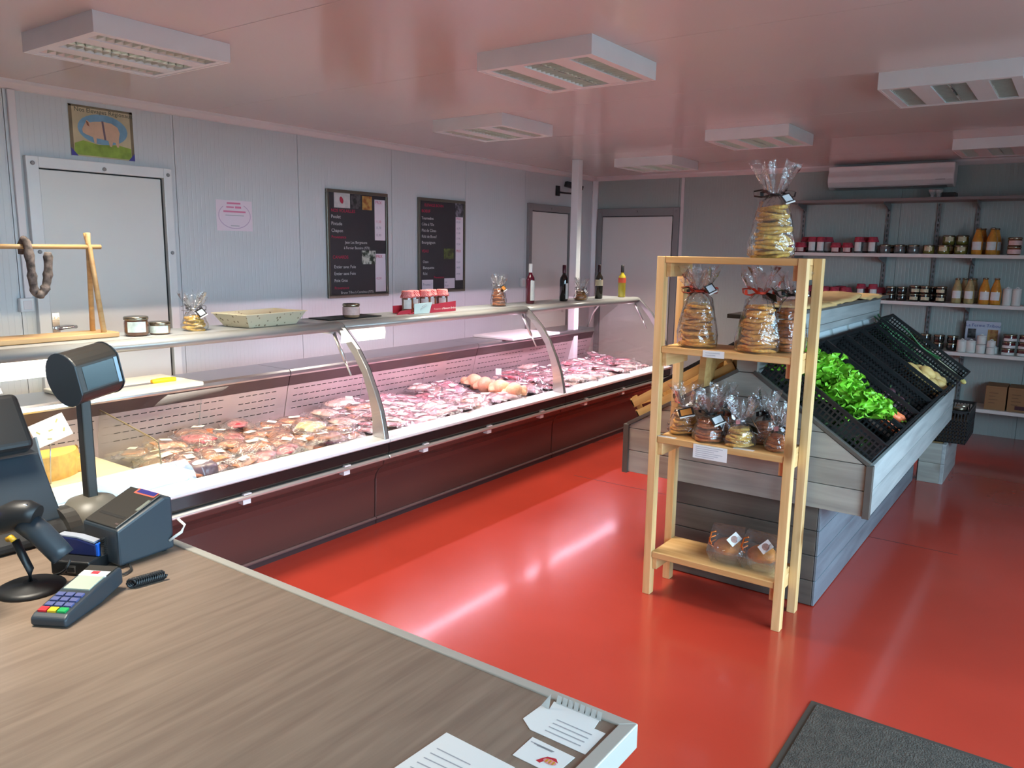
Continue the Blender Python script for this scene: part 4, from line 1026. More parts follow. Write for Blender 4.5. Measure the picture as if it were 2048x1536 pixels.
# side fascias
for sx, xf, z1 in ((1, -0.668, 0.735), (-1, -1.872, 0.755)):
    for a, b in ((0.497, 0.612), (0.6145, z1)):
        MB().box(xf-0.009, xf+0.009, 3.663, Y1, a, b).build('fascia_plank', M['greywood_y'], VS, bevel=0.002)
MB().box(-1.863, -0.677, 3.666, Y1-0.02, 0.5, 0.512).build('underside', M['edgewood'], VS)
MB().prism([(-1.20, 1.085), (-0.678, 0.718), (-0.678, 0.70), (-1.20, 1.065)], 'y', 3.666, Y1-0.021).build('slope_board', M['basewood_y'], VS)
MB().prism([(-1.30, 1.085), (-1.862, 0.738), (-1.862, 0.72), (-1.30, 1.065)], 'y', 3.666, Y1-0.021).build('slope_board', M['basewood_y'], VS)
# ridge box, price rail, top board
for a, b in ((1.05, 1.155), (1.157, 1.25), (1.252, 1.343)):
    MB().box(-1.215, -1.20, 3.666, Y1-0.021, a, b).build('ridge_plank', M['greywood_y'], VS, bevel=0.0015)
    MB().box(-1.30, -1.285, 3.666, Y1-0.021, a, b).build('ridge_plank', M['greywood_y'], VS, bevel=0.0015)
pr_ = MB().prism([(-1.20, 1.16), (-1.176, 1.163), (-1.172, 1.168), (-1.186, 1.212), (-1.20, 1.215)], 'y', 3.70, Y1-0.03).build('price_rail', mat('pale_price_rail', S(186, 198, 202), 0.25), VS)
for yy in (4.05, 4.45, 4.85, 5.25, 5.65, 6.05):
    MB().prism([(-1.175, 1.163), (-1.166, 1.166), (-1.180, 1.216), (-1.187, 1.214)], 'y', yy, yy+0.05).build('price_clip', M['acrylic'], pr_)
    MB().prism([(-1.177, 1.172), (-1.1755, 1.172), (-1.185, 1.208), (-1.1865, 1.208)], 'y', yy+0.004, yy+0.046).build('price_ticket', M['paper'], pr_)
MB().box(-1.365, -1.150, 3.65, Y1+0.01, 1.345, 1.365).build('top_board', M['edgewood'], VS, bevel=0.002)
# kraft bags lying on the top board
for k, (lab, y0, y1, dz, tilt) in enumerate((('flat brown paper bags stacked on the near stretch of the stand top', 4.10, 4.72, 0, 0.03), ('creased brown paper bag curling over the stand top edge', 4.70, 5.35, 0.012, -0.04),
        ('brown paper bag lying at the far end of the stand top', 5.45, 5.95, 0, 0.02))):
    def f(u, v, k=k, y0=y0, y1=y1, tilt=tilt, dz=dz):
        x = -1.36+0.235*v; y = y0+(y1-y0)*u+tilt*(v-0.5)
        z = 1.3665+0.010+dz*u+0.010*noise.noise(Vector((x*9, y*6, k*3.1)))+(0.02*max(0, u-0.75)*4 if k == 1 else 0)-0.045*max(0, v-0.86)/0.14*(0.3+0.7*(u > 0.2))*0.25
        return (x, y, z)
    m = MB().grid(f, 16, 8)
    g2 = [(x, y, 1.3655) for x, y, z in m.v[:]]
    o = m.build('paper_bag', M['kraft'])
    sm = o.modifiers.new('thick', 'SOLIDIFY'); sm.thickness = 0.012; sm.offset = -1
    tag(o, lab, 'paper bag', 'brown paper bags on the stand')

# ---------------------------------------------------------------- crates
TH = math.atan2(1.085-0.718, 0.522)
DV = Vector((math.cos(TH), 0, -math.sin(TH))); NV = Vector((math.sin(TH), 0, math.cos(TH)))
OV = Vector((-1.197, 0, 1.0865))
def on_slope(a, y, c): return OV + DV*a + Vector((0, y, 0)) + NV*c
def crate_meshes(Lx, Ly, h, mt):
    """perforated plastic crate as four lattice walls, a rim and a base"""
    out = []
    def wall(ax, fixed, length):
        m = MB(); t = 0.005; n = int(length/0.021)
        def B(u0, u1, z0, z1, d=t):
            if ax == 'x': m.box(u0, u1, fixed-d/2, fixed+d/2, z0, z1)
            else: m.box(fixed-d/2, fixed+d/2, u0, u1, z0, z1)
        for k in range(n+1):
            u = length*k/n; B(max(0, u-0.0042), min(length, u+0.0042), 0, h)
        zs = [0.0, 0.030, 0.058, 0.086, 0.110, 0.134, 0.158]
        for z in zs:
            if z < h-0.015: B(0, length, z, z+0.008)
        B(0, length, h-0.020, h, 0.008)
        return m
    for ax, fx, ln in (('x', 0.004, Lx), ('x', Ly-0.004, Lx), ('y', 0.004, Ly), ('y', Lx-0.004, Ly)):
        out.append(('lattice_wall', wall(ax, fx, ln).mesh('lattice_wall', mt)))
    rim = MB(); w = 0.012
    for q in ((-w/2, Lx+w/2, -w/2, w/2), (-w/2, Lx+w/2, Ly-w/2, Ly+w/2), (-w/2, w/2, w/2, Ly-w/2), (Lx-w/2, Lx+w/2, w/2, Ly-w/2)): rim.box(*q, h-0.006, h)
    out.append(('rim', rim.mesh('rim', mt)))
    b = MB().box(0.002, Lx-0.002, 0.002, Ly-0.002, 0.0, 0.004)
    out.append(('base', b.mesh('base', mt)))
    return out
M['crate'] = mat('black_crate_plastic', S(30, 31, 32), 0.38)
CR = crate_meshes(0.62, 0.424, 0.125, M['crate']); CR2 = crate_meshes(0.64, 0.424, 0.175, M['crate'])
CRL = ['black lattice crate filled with green lettuce heads', 'black lattice crate of carrots beside the lettuce', 'black lattice crate with a few beets, between carrots and the empty crate',
       'empty looking black lattice crate before the potatoes', 'black lattice crate holding potatoes at its lower end', 'tall black lattice crate of leeks at the far end of the stand']
CYS = [3.675+0.436*k for k in range(6)]
for k, yy in enumerate(CYS):
    r = thing('vegetable_crate', CRL[k], 'crate', tuple(on_slope(0.0, yy, 0.002)), 0, 'black crates on the window side of the stand')
    r.rotation_euler = (0, TH, 0)
    for n, me in (CR2 if k == 5 else CR): inst(me, n, r, (0, 0, 0))
# the aisle side: a slatted wooden crate first, then black ones
TL = math.atan2(1.085-0.738, 0.562)
def on_left(a, y, c): return Vector((-1.303-math.cos(TL)*a-math.sin(TL)*c, y, 1.0865-math.sin(TL)*a+math.cos(TL)*c))
M['cagette'] = wood('yellow_crate_slat', S(178, 134, 78), S(202, 162, 102), 0.6, axis=0, fine=12, along=1.0)
def wood_crate(label, y0):
    r = thing('wooden_crate', label, 'crate', tuple(on_left(0.0, y0, 0.003)), 0)
    r.rotation_euler = (0, TL, PI)      # local x runs down the slope, local y towards -y
    Lx, Ly, h = 0.60, 0.38, 0.13
    for yy in (0.0, -Ly+0.008):
        for a, b in ((0.012, 0.055), (0.075, 0.118)):
            MB().box(0, Lx, yy-0.004, yy+0.004, a, b).build('side_slat', M['cagette'], r, world=False, bevel=0.001)
    for xx in (0.004, Lx-0.004):
        for a, b in ((0.012, 0.06), (0.078, 0.125)):
            MB().box(xx-0.004, xx+0.004, -Ly+0.004, 0.004, a, b).build('end_slat', M['cagette'], r, world=False, bevel=0.001)
    for xx in (0.012, Lx-0.034):
        for yy in (-Ly+0.012, -0.026):
            MB().prism([(xx, yy), (xx+0.022, yy), (xx+0.022, yy+0.022), (xx, yy+0.022)], 'z', 0.0, h).build('corner_post', M['cagette'], r, world=False)
    for k in range(6):
        a = -Ly+0.01+k*0.062
        MB().box(0.004, Lx-0.004, a, a+0.052, 0.004, 0.008).build('floor_slat', M['cagette'], r, world=False)
    return r
wood_crate('slatted pale wooden crate on the aisle side of the vegetable stand', 3.688)
# local y points to -y, so the root sits on the far edge of each crate
for k, lab in enumerate(('black lattice crate next to the wooden crate on the aisle side', 'black lattice crate midway along the aisle side of the stand', 'black lattice crate at the door end of the aisle side')):
    r = thing('vegetable_crate', lab, 'crate', tuple(on_left(0.0, 4.53+0.6*k, 0.003)), 0, 'black crates on the aisle side of the stand')
    r.rotation_euler = (0, TL, PI)
    for n, me in CR2: inst(me, n, r, (0, 0, 0))
# kraft lined box leaning in the wooden crate
r = thing('price_plank', 'short wooden board leaning in the slatted crate', 'board', tuple(on_left(0.16, 3.78, 0.012)))
r.rotation_euler = (0.0, TL-0.6, PI)
MB().box(-0.02, 0.012, -0.02, 0.22, 0, 0.15).build('board', M['cagette'], r, world=False, bevel=0.001)
MB().box(0.012, 0.014, 0.0, 0.2, 0.02, 0.13).build('card', M['kraft'], r, world=False)

# ---------------------------------------------------------------- lettuces
M['leaf'] = mat('lettuce_leaf', S(126, 196, 52), 0.42, var=0.28, scale=16, rnd=0.2, sss=0.0)
def leaf_mesh(k):
    rr = random.Random(k+40); p = [rr.uniform(0, 6.28) for _ in range(4)]
    def f(u, v):
        s = v*2-1
        w = 0.060*(0.25+0.85*min(1, u*1.6)**0.8)*(1-0.55*max(0, u-0.62)/0.38)
        y = 0.105*u-0.030*s*s*u
        e = max(abs(s)**2, max(0, u-0.5)*2)
        z = 0.015*e*u*(math.sin(s*5.5+u*3+p[0])+0.7*math.sin(s*10-u*7+p[1]))+0.012*s*s*u-0.05*max(0, u-0.45)**2
        return (s*w+0.008*e*math.sin(u*12+p[2]), y+0.008*e*math.sin(s*9+p[3]), z)
    return MB().grid(f, 12, 10).mesh('leaf', M['leaf'])
LEAF = [leaf_mesh(k) for k in range(5)]
def lettuce(label, p, sc, seed):
    r = thing('lettuce', label, 'lettuce', tuple(p), 0, 'green lettuce heads in the crate')
    rr = random.Random(seed)
    for k in range(30):
        t = k/29
        az = k*2.39996+rr.uniform(-0.3, 0.3)
        rad = 0.050*math.sqrt(t)
        el = 1.15-0.85*t+rr.uniform(-0.2, 0.25)
        inst(LEAF[k % 5], 'leaf', r, (rad*math.cos(az), rad*math.sin(az), 0.060*(1-t)+0.035), (el, rr.uniform(-0.5, 0.5), az-PI/2), sc*rr.uniform(0.62, 0.9))
    return r
spots = [(0.08, 3.99, 0.05), (0.08, 3.86, 0.03), (0.21, 3.93, 0.05), (0.22, 4.06, 0.055), (0.34, 3.90, 0.04), (0.35, 4.03, 0.05), (0.47, 3.95, 0.04), (0.48, 4.075, 0.035)]
for k, (a, y, c) in enumerate(spots):
    lettuce('curly green lettuce head packed in the black crate', on_slope(a, y, c), 1.0, k)
# darker salad in the near strip of the same crate
M['darkleaf'] = mat('dark_salad_leaf', S(48, 74, 34), 0.5, var=0.35, scale=14, rnd=0.3)
DL = [m.copy() for m in LEAF[:3]]
for m in DL: m.materials.clear(); m.materials.append(M['darkleaf'])
for k, a in enumerate((0.12, 0.26, 0.40, 0.53)):
    r = thing('dark_salad', 'low dark green salad plant against the near crate wall', 'salad', tuple(on_slope(a, 3.75, 0.012)), 0, 'dark salads in the lettuce crate')
    rr = random.Random(90+k)
    for q in range(10):
        inst(DL[q % 3], 'leaf', r, (0, 0, 0.004), (rr.uniform(0.25, 0.9), 0, rr.uniform(0, 6.28)), 0.62*rr.uniform(0.7, 1.0))
# ---------------------------------------------------------------- carrots, beets, potatoes, leeks
for lab, ya_, yb_, h_ in (('cardboard liner raising the carrots in their crate', 4.125, 4.53, 0.036), ('cardboard liner raising the potatoes in their crate', 5.433, 5.837, 0.045)):
    q = [on_slope(a_, y_, c_) for c_ in (0.0068, h_) for a_, y_ in ((0.33, ya_), (0.605, ya_), (0.605, yb_), (0.33, yb_))]
    tag(MB().add(q, [(3, 2, 1, 0), (4, 5, 6, 7), (0, 1, 5, 4), (1, 2, 6, 5), (2, 3, 7, 6), (3, 0, 4, 7)]).build('crate_liner', mat('dark_liner', S(60, 50, 42), 0.8)), lab, 'liner')
M['carrot'] = mat('carrot_skin', S(232, 120, 72), 0.5, var=0.12, scale=25, stretch=(6, 1, 1), bump=0.2)
for k, (a, y, ang, ln) in enumerate(((0.52, 4.30, 0.25, 0.17), (0.50, 4.36, 0.1, 0.16), (0.545, 4.245, 0.5, 0.14), (0.47, 4.28, -0.2, 0.15), (0.42, 4.22, 0.3, 0.15), (0.52, 4.42, -0.1, 0.14))):
    r = thing('carrot', 'orange carrot lying at the low end of its crate', 'carrot', tuple(on_slope(a, y, 0.055+0.02*(k % 2))), 0, 'carrots in the crate')
    r.rotation_euler = (0, TH, ang)
    MB().tube([(-ln/2+ln*q/8, 0.006*math.sin(q), 0) for q in range(9)], lambda t: 0.004+0.017*t**0.6 if t < 0.93 else 0.012, 10).build('root', M['carrot'], r, world=False)
    MB().tube([(ln/2-0.004, 0, 0), (ln/2+0.012, 0, 0.004)], 0.005, 6).build('stem', M['leaf'], r, world=False)
M['beet'] = mat('beet_skin', S(70, 34, 42), 0.6, var=0.3, scale=20, bump=0.3)
_bt = MB().blob(lambda d: Vector((0.034*d.x, 0.034*d.y, 0.030*d.z-(0.02*max(0, -d.z-0.8)*5)))*(1+0.05*noise.noise(d*3)), 2).mesh('root', M['beet'])
for k in range(9):
    p = on_slope(0.56-0.07*(k//3), 4.62+0.10*(k % 3)+0.03*(k//3), 0.034)
    r = thing('beet', 'dark round beet lying in the crate beside the carrots', 'beet', tuple(p), 0.7*k, 'beets in the crate')
    inst(_bt, 'root', r, (0, 0, 0), (0.4*k, 0.3*k, 0))
    MB().tube([(0, 0, 0.026), (0.004, 0.002, 0.045)], 0.004, 6).build('stem', M['darkleaf'], r, world=False)
M['potato'] = mat('potato_skin', S(202, 168, 104), 0.6, var=0.16, scale=14, bump=0.25, bscale=40, rnd=0.08)
PT = [MB().blob(lambda d, s=s: Vector((0.056*d.x, 0.037*d.y, 0.033*d.z))*(1+0.10*noise.noise(d*1.6+Vector((s, 0, 0)))), 3).mesh('potato', M['potato']) for s in (0, 5, 9)]
for k, (a, y, c, rz) in enumerate(((0.40, 5.50, 0.06, 0.3), (0.455, 5.565, 0.055, 0.8), (0.45, 5.66, 0.075, 0.2), (0.52, 5.60, 0.045, 1.2), (0.50, 5.745, 0.065, -0.3), (0.56, 5.70, 0.05, 0.4), (0.57, 5.53, 0.04, 0.9), (0.55, 5.81, 0.045, 1.6), (0.37, 5.60, 0.04, 0.0), (0.40, 5.74, 0.04, 1.0))):
    o = inst(PT[k % 3], 'potato', None, tuple(on_slope(a+0.015, y, c+0.035)), (0.2*k, TH, rz), R.uniform(0.85, 1.1))
    tag(o, 'yellow brown potato at the low end of its crate', 'potato', 'potatoes in the crate')
M['leekw'] = mat('leek_shaft', S(214, 228, 190), 0.4); M['leekg'] = mat('leek_green', S(92, 150, 104), 0.45, var=0.2, scale=20); M['leekr'] = mat('leek_root', S(206, 186, 110), 0.8, var=0.3, scale=60, bump=0.5)
for k, (y, c, a1, off) in enumerate(((5.92, 0.03, 0.60, 0.0), (5.985, 0.03, 0.55, 0.03), (6.05, 0.045, 0.58, -0.02), (6.115, 0.05, 0.62, 0.02), (6.18, 0.055, 0.56, 0.0), (6.235, 0.10, 0.66, 0.012), (6.02, 0.08, 0.5, -0.01))):
    r = thing('leek', ('long leek resting on top with its roots over the crate rim' if k == 5 else 'long leek lying down the slope in the tall crate'), 'leek', tuple(on_slope(a1, y, c)), 0, 'leeks in the far crate')
    r.rotation_euler = (0, TH, 0.04*math.sin(k*2.1))
    MB().tube([(-0.02, 0, 0), (-0.12, 0, 0.002), (-0.24, off*0.3, 0.004)], lambda t: 0.017-0.002*t, 10).build('shaft', M['leekw'], r, world=False)
    MB().blob(lambda d: Vector((-0.004+0.022*d.x, 0.019*d.y, 0.017*d.z))*(1+0.15*noise.noise(d*9)), 2).build('roots', M['leekr'], r, world=False)
    for q in range(4):
        s = (q-1.5)*0.013
        def f(u, v, s=s, q=q):
            w = 0.016*(1-0.6*u)
            return (-0.22-0.34*u, off*0.4+s*(1+2.2*u)+(v-0.5)*2*w, 0.004+0.006*q+0.05*u*u*(q % 2)-0.01*u+0.006*math.sin(9*u+q)+abs(v-0.5)*0.02)
        MB().grid(f, 10, 4).build('leaf', M['leekg'], r, world=False)

# ---------------------------------------------------------------- box and crate standing past the stand
r = thing('wooden_box', 'grey painted wooden box on the floor past the end of the stand', 'box', (-0.78, 6.7, 0))
MB().box(-0.855, -0.845, 6.39, 7.05, 0, 0.30).build('side_board', M['greywood_y'], r)
for a, b in ((0.0, 0.15), (0.152, 0.30)):
    MB().box(-0.845, -0.70, 6.36, 6.39, a, b).build('end_board', M['greywood'], r, bevel=0.002)
    MB().box(-0.70, -0.675, 6.36, 7.05, a, b).build('side_board', M['greywood_y'], r, bevel=0.002)
MB().box(-0.845, -0.70, 7.02, 7.05, 0, 0.30).build('end_board', M['greywood'], r)
MB().box(-0.845, -0.70, 6.39, 7.02, 0.27, 0.295).build('lid', M['pine_y'], r)
CRS = crate_meshes(0.235, 0.5, 0.245, M['crate'])
r = thing('storage_crate', 'black lattice crate standing on the grey wooden box', 'crate', (-0.80, 6.44, 0.301))
for n, me in CRS: inst(me, n, r, (0, 0, 0))
J_dk = jar_proto('j', 0.085, 0.07, M['c_dark'], M['tin'])
for k in range(6):
    put(J_dk, 'dark_jar', 'dark preserve jar in the black crate past the stand', 'jar', (-0.735+0.1*(k % 2), 6.56+0.13*(k//2), 0.485 if k < 4 else 0.42), 0, 'dark jars in the floor crate')
tag(MB().box(-0.79, -0.575, 6.46, 6.92, 0.306, 0.482).build('cardboard_insert', mat('dim_cardboard', S(86, 66, 48), 0.8)), 'cardboard insert carrying jars inside the black floor crate', 'cardboard')
# ================================================================ back wall shelving
M['shelf'] = mat('white_shelf_board', S(226, 224, 218), 0.4, var=0.02)
M['upright'] = mat('grey_slotted_upright', S(120, 124, 126), 0.4, 0.4)
SH = [('lowest white wall shelf carrying cardboard boxes', 0.30), ('white wall shelf with the dairy farm sign', 0.797), ('white wall shelf at the height of the stand top', 1.235), ('upper white wall shelf with tall juice bottles', 1.673)]
for lab, z in SH:
    r = thing('wall_shelf', lab, 'shelf', (-0.5, 8.28, z-0.035))
    MB().box(-2.44, 1.45, 8.10, 8.445, z-0.032, z).build('board', M['shelf'], r, bevel=0.002)
    for xx in (-2.38, -1.59, -0.83, 0.0, 0.8):
        MB().prism([(8.42, z-0.10), (8.42, z-0.033), (8.12, z-0.033), (8.12, z-0.05)], 'x', xx-0.004, xx+0.004).build('bracket', M['upright'], r)
r = thing('wall_shelf', 'highest shelf just under the air conditioner, grey underneath', 'shelf', (-0.5, 8.3, 2.13))
MB().box(-2.46, 1.45, 8.10, 8.445, 2.150, 2.178).build('board', mat('grey_top_board', S(126, 122, 120), 0.5), r, bevel=0.002)
for xx in (-2.38, -1.59, -0.83, 0.0, 0.8):
    MB().prism([(8.42, 2.08), (8.42, 2.15), (8.12, 2.15), (8.12, 2.132)], 'x', xx-0.004, xx+0.004).build('bracket', M['upright'], r)
UPL = ['near the grey framed door', 'behind the red topped jars', 'behind the yellow jars', 'behind the orange bottles', 'by the shop window end', 'in the window corner']
for xx, lab in zip((-2.40, -1.60, -1.165, -0.845, 0.0, 0.8), UPL):
    r = thing('shelf_upright', 'slotted grey shelf upright on the wall '+lab, 'upright', (xx, YB, 0.1))
    m = MB(); m.box(xx-0.016, xx-0.006, YB-0.022, YB-0.0005, 0.08, 2.14).box(xx+0.006, xx+0.016, YB-0.022, YB-0.0005, 0.08, 2.14)
    z = 0.08
    while z < 2.13: m.box(xx-0.006, xx+0.006, YB-0.022, YB-0.0005, z, z+0.024); z += 0.048
    m.build('channel', M['upright'], r)

def on_shelf(px, y, z):
    p = hit(px, 500, 1, y)
    # column of the photo at this depth, x only; lean of verticals handled by the shelf height
    d = hit(px, 500, 1, y)
    lo, hi = 300, 900
    for _ in range(30):
        mid = (lo+hi)/2
        if hit(px, mid, 1, y).z > z: lo = mid
        else: hi = mid
    return hit(px, lo, 1, y).x
J_ct = jar_proto('j', 0.078, 0.150, M['c_grey'], M['clothlid'], M['lbl_white'], cloth=True, arc=1.7, lblh=(0.12, 0.68))
J_cs = jar_proto('j', 0.086, 0.095, M['c_red'], M['clothlid'], M['lbl_pink'], cloth=True, arc=1.7, lblh=(0.1, 0.52))
J_dark = jar_proto('j', 0.088, 0.066, M['c_dark'], M['tin'], None)
J_darkl = jar_proto('j', 0.088, 0.070, M['c_dark'], M['tin'], M['lbl_cream'], arc=1.6, lblh=(0.2, 0.6))
J_grey = jar_proto('j', 0.090, 0.075, M['c_grey'], M['tin'], None)
J_green = jar_proto('j', 0.098, 0.082, M['c_green'], M['tin'], M['lbl_cream'], arc=1.4, lblh=(0.35, 0.8))
J_redst = jar_proto('j', 0.105, 0.062, M['c_red'], M['tin'], M['lbl_white'], arc=2.4, lblh=(0.05, 0.42))
J_pinkst = jar_proto('j', 0.108, 0.076, M['c_brown'], M['tin'], M['lbl_pink'], arc=2.4, lblh=(0.12, 0.62))
B_or = jar_proto('j', 0.088, 0.235, M['c_orange'], M['tin'], M['lbl_white'], arc=1.8, lblh=(0.17, 0.48), bottle=True)
B_cl = jar_proto('j', 0.082, 0.225, M['c_cloudy'], M['tin'], M['lbl_white'], arc=1.8, lblh=(0.20, 0.50), bottle=True)
M['candle'] = mat('white_ceramic', S(222, 222, 216), 0.4)
def canister(d, h):
    R0 = d/2
    return [('body', MB().lathe([(R0*0.95, 0), (R0, 0.004), (R0, h-0.012), (R0*0.96, h-0.006)], 18).mesh('body', M['candle'])),
            ('lid', MB().lathe([(R0*1.0, h-0.006), (R0, h), (R0*0.5, h+0.004)], 18).mesh('lid', M['paper'])),
            ('knot', MB().tube([(-0.012, 0, h+0.004), (0, 0, h+0.014), (0.014, 0.004, h+0.006)], 0.005, 6).mesh('knot', M['paper']))]
C_t = canister(0.070, 0.145); C_m = canister(0.082, 0.105); C_s = canister(0.074, 0.075); C_xs = canister(0.070, 0.055)
def row(proto, name, cat, label, group, z, xs, y=8.18, sc=1, stack=1, dh=0.07, rnd=0.25):
    for k, px in enumerate(xs):
        for q in range(stack):
            lb = label if stack == 1 else label+(', lower of its pair' if q == 0 else ', upper of its pair')
            put(proto, name, lb, cat, (on_shelf(px, y, z), y, z+0.0005+q*dh*sc), R.uniform(-rnd, rnd)+0.12, group, sc)
zs = [s[1] for s in SH]
z = zs[3]
row(J_ct, 'preserve_jar', 'jar', 'tall labelled jar with red cloth lid on the upper wall shelf', 'tall red topped jars on the upper shelf', z, (1623, 1640, 1716, 1744))
row(J_cs, 'preserve_jar', 'jar', 'small jar with red cloth lid on the upper wall shelf', 'small red topped jars on the upper shelf', z, (1586, 1602, 1671, 1694))
row(J_ct, 'preserve_jar', 'jar', 'tall red topped jar in the rear row of the upper shelf', 'rear red topped jars on the upper shelf', z, (1610, 1655, 1731), 8.30)
row(J_grey, 'preserve_jar', 'jar', 'grey brown preserve jar on the upper wall shelf', 'grey jars on the upper shelf', z, (1769, 1798, 1826), 8.19, 1.1)
row(J_darkl, 'preserve_jar', 'jar', 'dark preserve jar stacked behind the grey ones, upper wall shelf', 'dark rear jars on the upper shelf', z, (1779, 1802), 8.31, 1.15, 1)
row(J_green, 'preserve_jar', 'jar', 'yellow green preserve jar on the upper wall shelf', 'yellow green jars on the upper shelf', z, (1856, 1886, 1919))
row(J_green, 'preserve_jar', 'jar', 'brown gold preserve jar behind the yellow green ones', 'rear gold jars on the upper shelf', z, (1894, 1922), 8.31, 1.05, 2, 0.082)
row(B_or, 'juice_bottle', 'bottle', 'orange juice bottle with white label on the upper wall shelf', 'orange bottles on the upper shelf', z, (1952, 1981), 8.20)
row(B_or, 'juice_bottle', 'bottle', 'orange juice bottle in the rear row of the upper shelf', 'rear orange bottles on the upper shelf', z, (1962, 1989), 8.34)
row(J_pinkst, 'preserve_jar', 'jar', 'brown jar with pink label beside the orange bottles', 'pink labelled jars on the upper shelf', z, (2027,), 8.18, 1, 2, 0.076)
z = zs[2]
row(J_cs, 'preserve_jar', 'jar', 'small jar with red cloth lid on the shelf behind the paper bags', 'red topped jars behind the paper bags', z, (1612, 1648, 1668, 1690), 8.18, 1.1)
row(J_ct, 'preserve_jar', 'jar', 'tall jar with red cloth lid on the shelf behind the paper bags', 'tall red topped jars behind the paper bags', z, (1720, 1744), 8.18, 0.95)
row(J_cs, 'preserve_jar', 'jar', 'red topped jar in the rear row behind the paper bags', 'rear red topped jars behind the paper bags', z, (1630, 1680, 1735, 1757), 8.31, 1.15)
row(J_dark, 'preserve_jar', 'jar', 'small dark jar stacked beside the red topped jars', 'dark jar stacks beside the red topped jars', z, (1780, 1802), 8.17, 1, 2, 0.066)
row(J_darkl, 'preserve_jar', 'jar', 'small dark jar with pale label stacked on the shelf', 'labelled dark jar stacks', z, (1827, 1848, 1880), 8.17, 1.05, 2, 0.070)
row(J_dark, 'preserve_jar', 'jar', 'small dark jar stacked in the rear row of the shelf', 'rear dark jar stacks', z, (1838, 1862), 8.30, 1.05, 2, 0.066)
row(B_cl, 'juice_bottle', 'bottle', 'cloudy apple juice bottle with white label', 'cloudy juice bottles', z, (1911, 1936), 8.18)
row(B_cl, 'juice_bottle', 'bottle', 'dark cloudy juice bottle in the rear row', 'rear cloudy juice bottles', z, (1925, 1945), 8.33)
row(B_or, 'juice_bottle', 'bottle', 'yellow orange juice bottle on the shelf below the uppermost bottles', 'orange bottles on the middle shelf', z, (1966, 1989), 8.17)
row(C_t, 'canister', 'canister', 'tall white canister beside the yellow orange bottles', 'tall white canisters', z, (2012, 2031), 8.16)
z = zs[1]
row(J_dark, 'preserve_jar', 'jar', 'dark preserve jar stacked above the crates of vegetables', 'dark jar stacks on the sign shelf', z, (1849, 1876, 1903), 8.22, 1.05, 2, 0.066)
row(C_m, 'canister', 'canister', 'white canister before the farm sign, one of a matching pair', 'white canister pair', z, (1922, 1940), 8.17)
row(C_s, 'canister', 'canister', 'small white canister before the middle of the farm sign', 'small white canister', z, (1960,), 8.16, 1, 2, 0.083)
row(C_xs, 'canister', 'canister', 'squat white canister at the corner of the farm sign', 'squat white canisters', z, (1980,), 8.15, 1, 2, 0.062)
row(C_xs, 'canister', 'canister', 'squat white canister standing behind its squat neighbour', 'rear squat canisters', z, (1987,), 8.24, 1, 1)
row(J_redst, 'preserve_jar', 'jar', 'flat red jar with white base label, in a column of three', 'flat red jars in columns', z, (2014, 2046), 8.18, 1, 1)
for k, px in enumerate((2014, 2046)):
    for q in (1, 2): put(J_redst, 'preserve_jar', 'flat red jar with white base label, '+('middle' if q == 1 else 'top')+' of its column', 'jar', (on_shelf(px, 8.18, z)+0.004*q, 8.18, z+0.0005+0.0625*q), 0.1*q, 'flat red jars in columns')
# farm sign
a = hit(1931, 655, 1, 8.30); b = hit(2001, 655, 1, 8.30)
r = thing('farm_sign', 'pale blue grey sign of a dairy farm standing behind the canisters', 'sign', ((a.x+b.x)/2, 8.32, z+0.0005))
MB().box(a.x, b.x, 8.318, 8.322, z+0.0005, z+0.275).build('panel', mat('pale_blue_sign', S(188, 196, 212), 0.5), r)
MB().box(a.x+0.02, a.x+0.085, 8.316, 8.318, z+0.12, z+0.205).build('photo', PH[1], r)
MB().box(b.x-0.095, b.x-0.015, 8.316, 8.318, z+0.06, z+0.205).build('photo', PH[2], r)
text('La Ferme Tribou', 0.040, mat('blue_sign_lettering', S(70, 84, 150), 0.5), r, ((a.x+b.x)/2, 8.3165, z+0.225), (1, 0, 0), (0, 0, 1), 'CENTER')
# cardboard boxes
M['card'] = mat('brown_cardboard', S(150, 112, 74), 0.75, var=0.06, scale=8)
for k, (pa, pb, h, lab) in enumerate(((1967, 2009, 0.215, 'brown cardboard box with faded print on the lowest shelf'), (2012, 2072, 0.215, 'brown cardboard box with a dark printed block on the lowest shelf'))):
    z = zs[0]; xa, xb = on_shelf(pa, 8.14, z), on_shelf(pb, 8.14, z)
    r = thing('cardboard_box', lab, 'cardboard box', ((xa+xb)/2, 8.27, z))
    MB().box(xa, xb, 8.14, 8.41, z+0.0005, z+h).build('carton', M['card'], r, bevel=0.003)
    MB().box(xa+0.004, xb-0.004, 8.139, 8.1405, z+h*0.92, z+h*0.925).build('flap_seam', mat('dark_seam', S(96, 70, 46), 0.8), r)
    pm = mat('faded_print', S(116, 84, 58), 0.8)
    if k: MB().box(xa+0.06, xa+0.165, 8.138, 8.1405, z+0.02, z+0.055).build('print_block', mat('dark_print', S(74, 44, 50), 0.8), r)
    for q in range(4): MB().box(xa+0.03, xa+0.03+0.05+0.02*(q % 2), 8.138, 8.1405, z+0.06+0.03*q, z+0.066+0.03*q).build('print_line', pm, r)
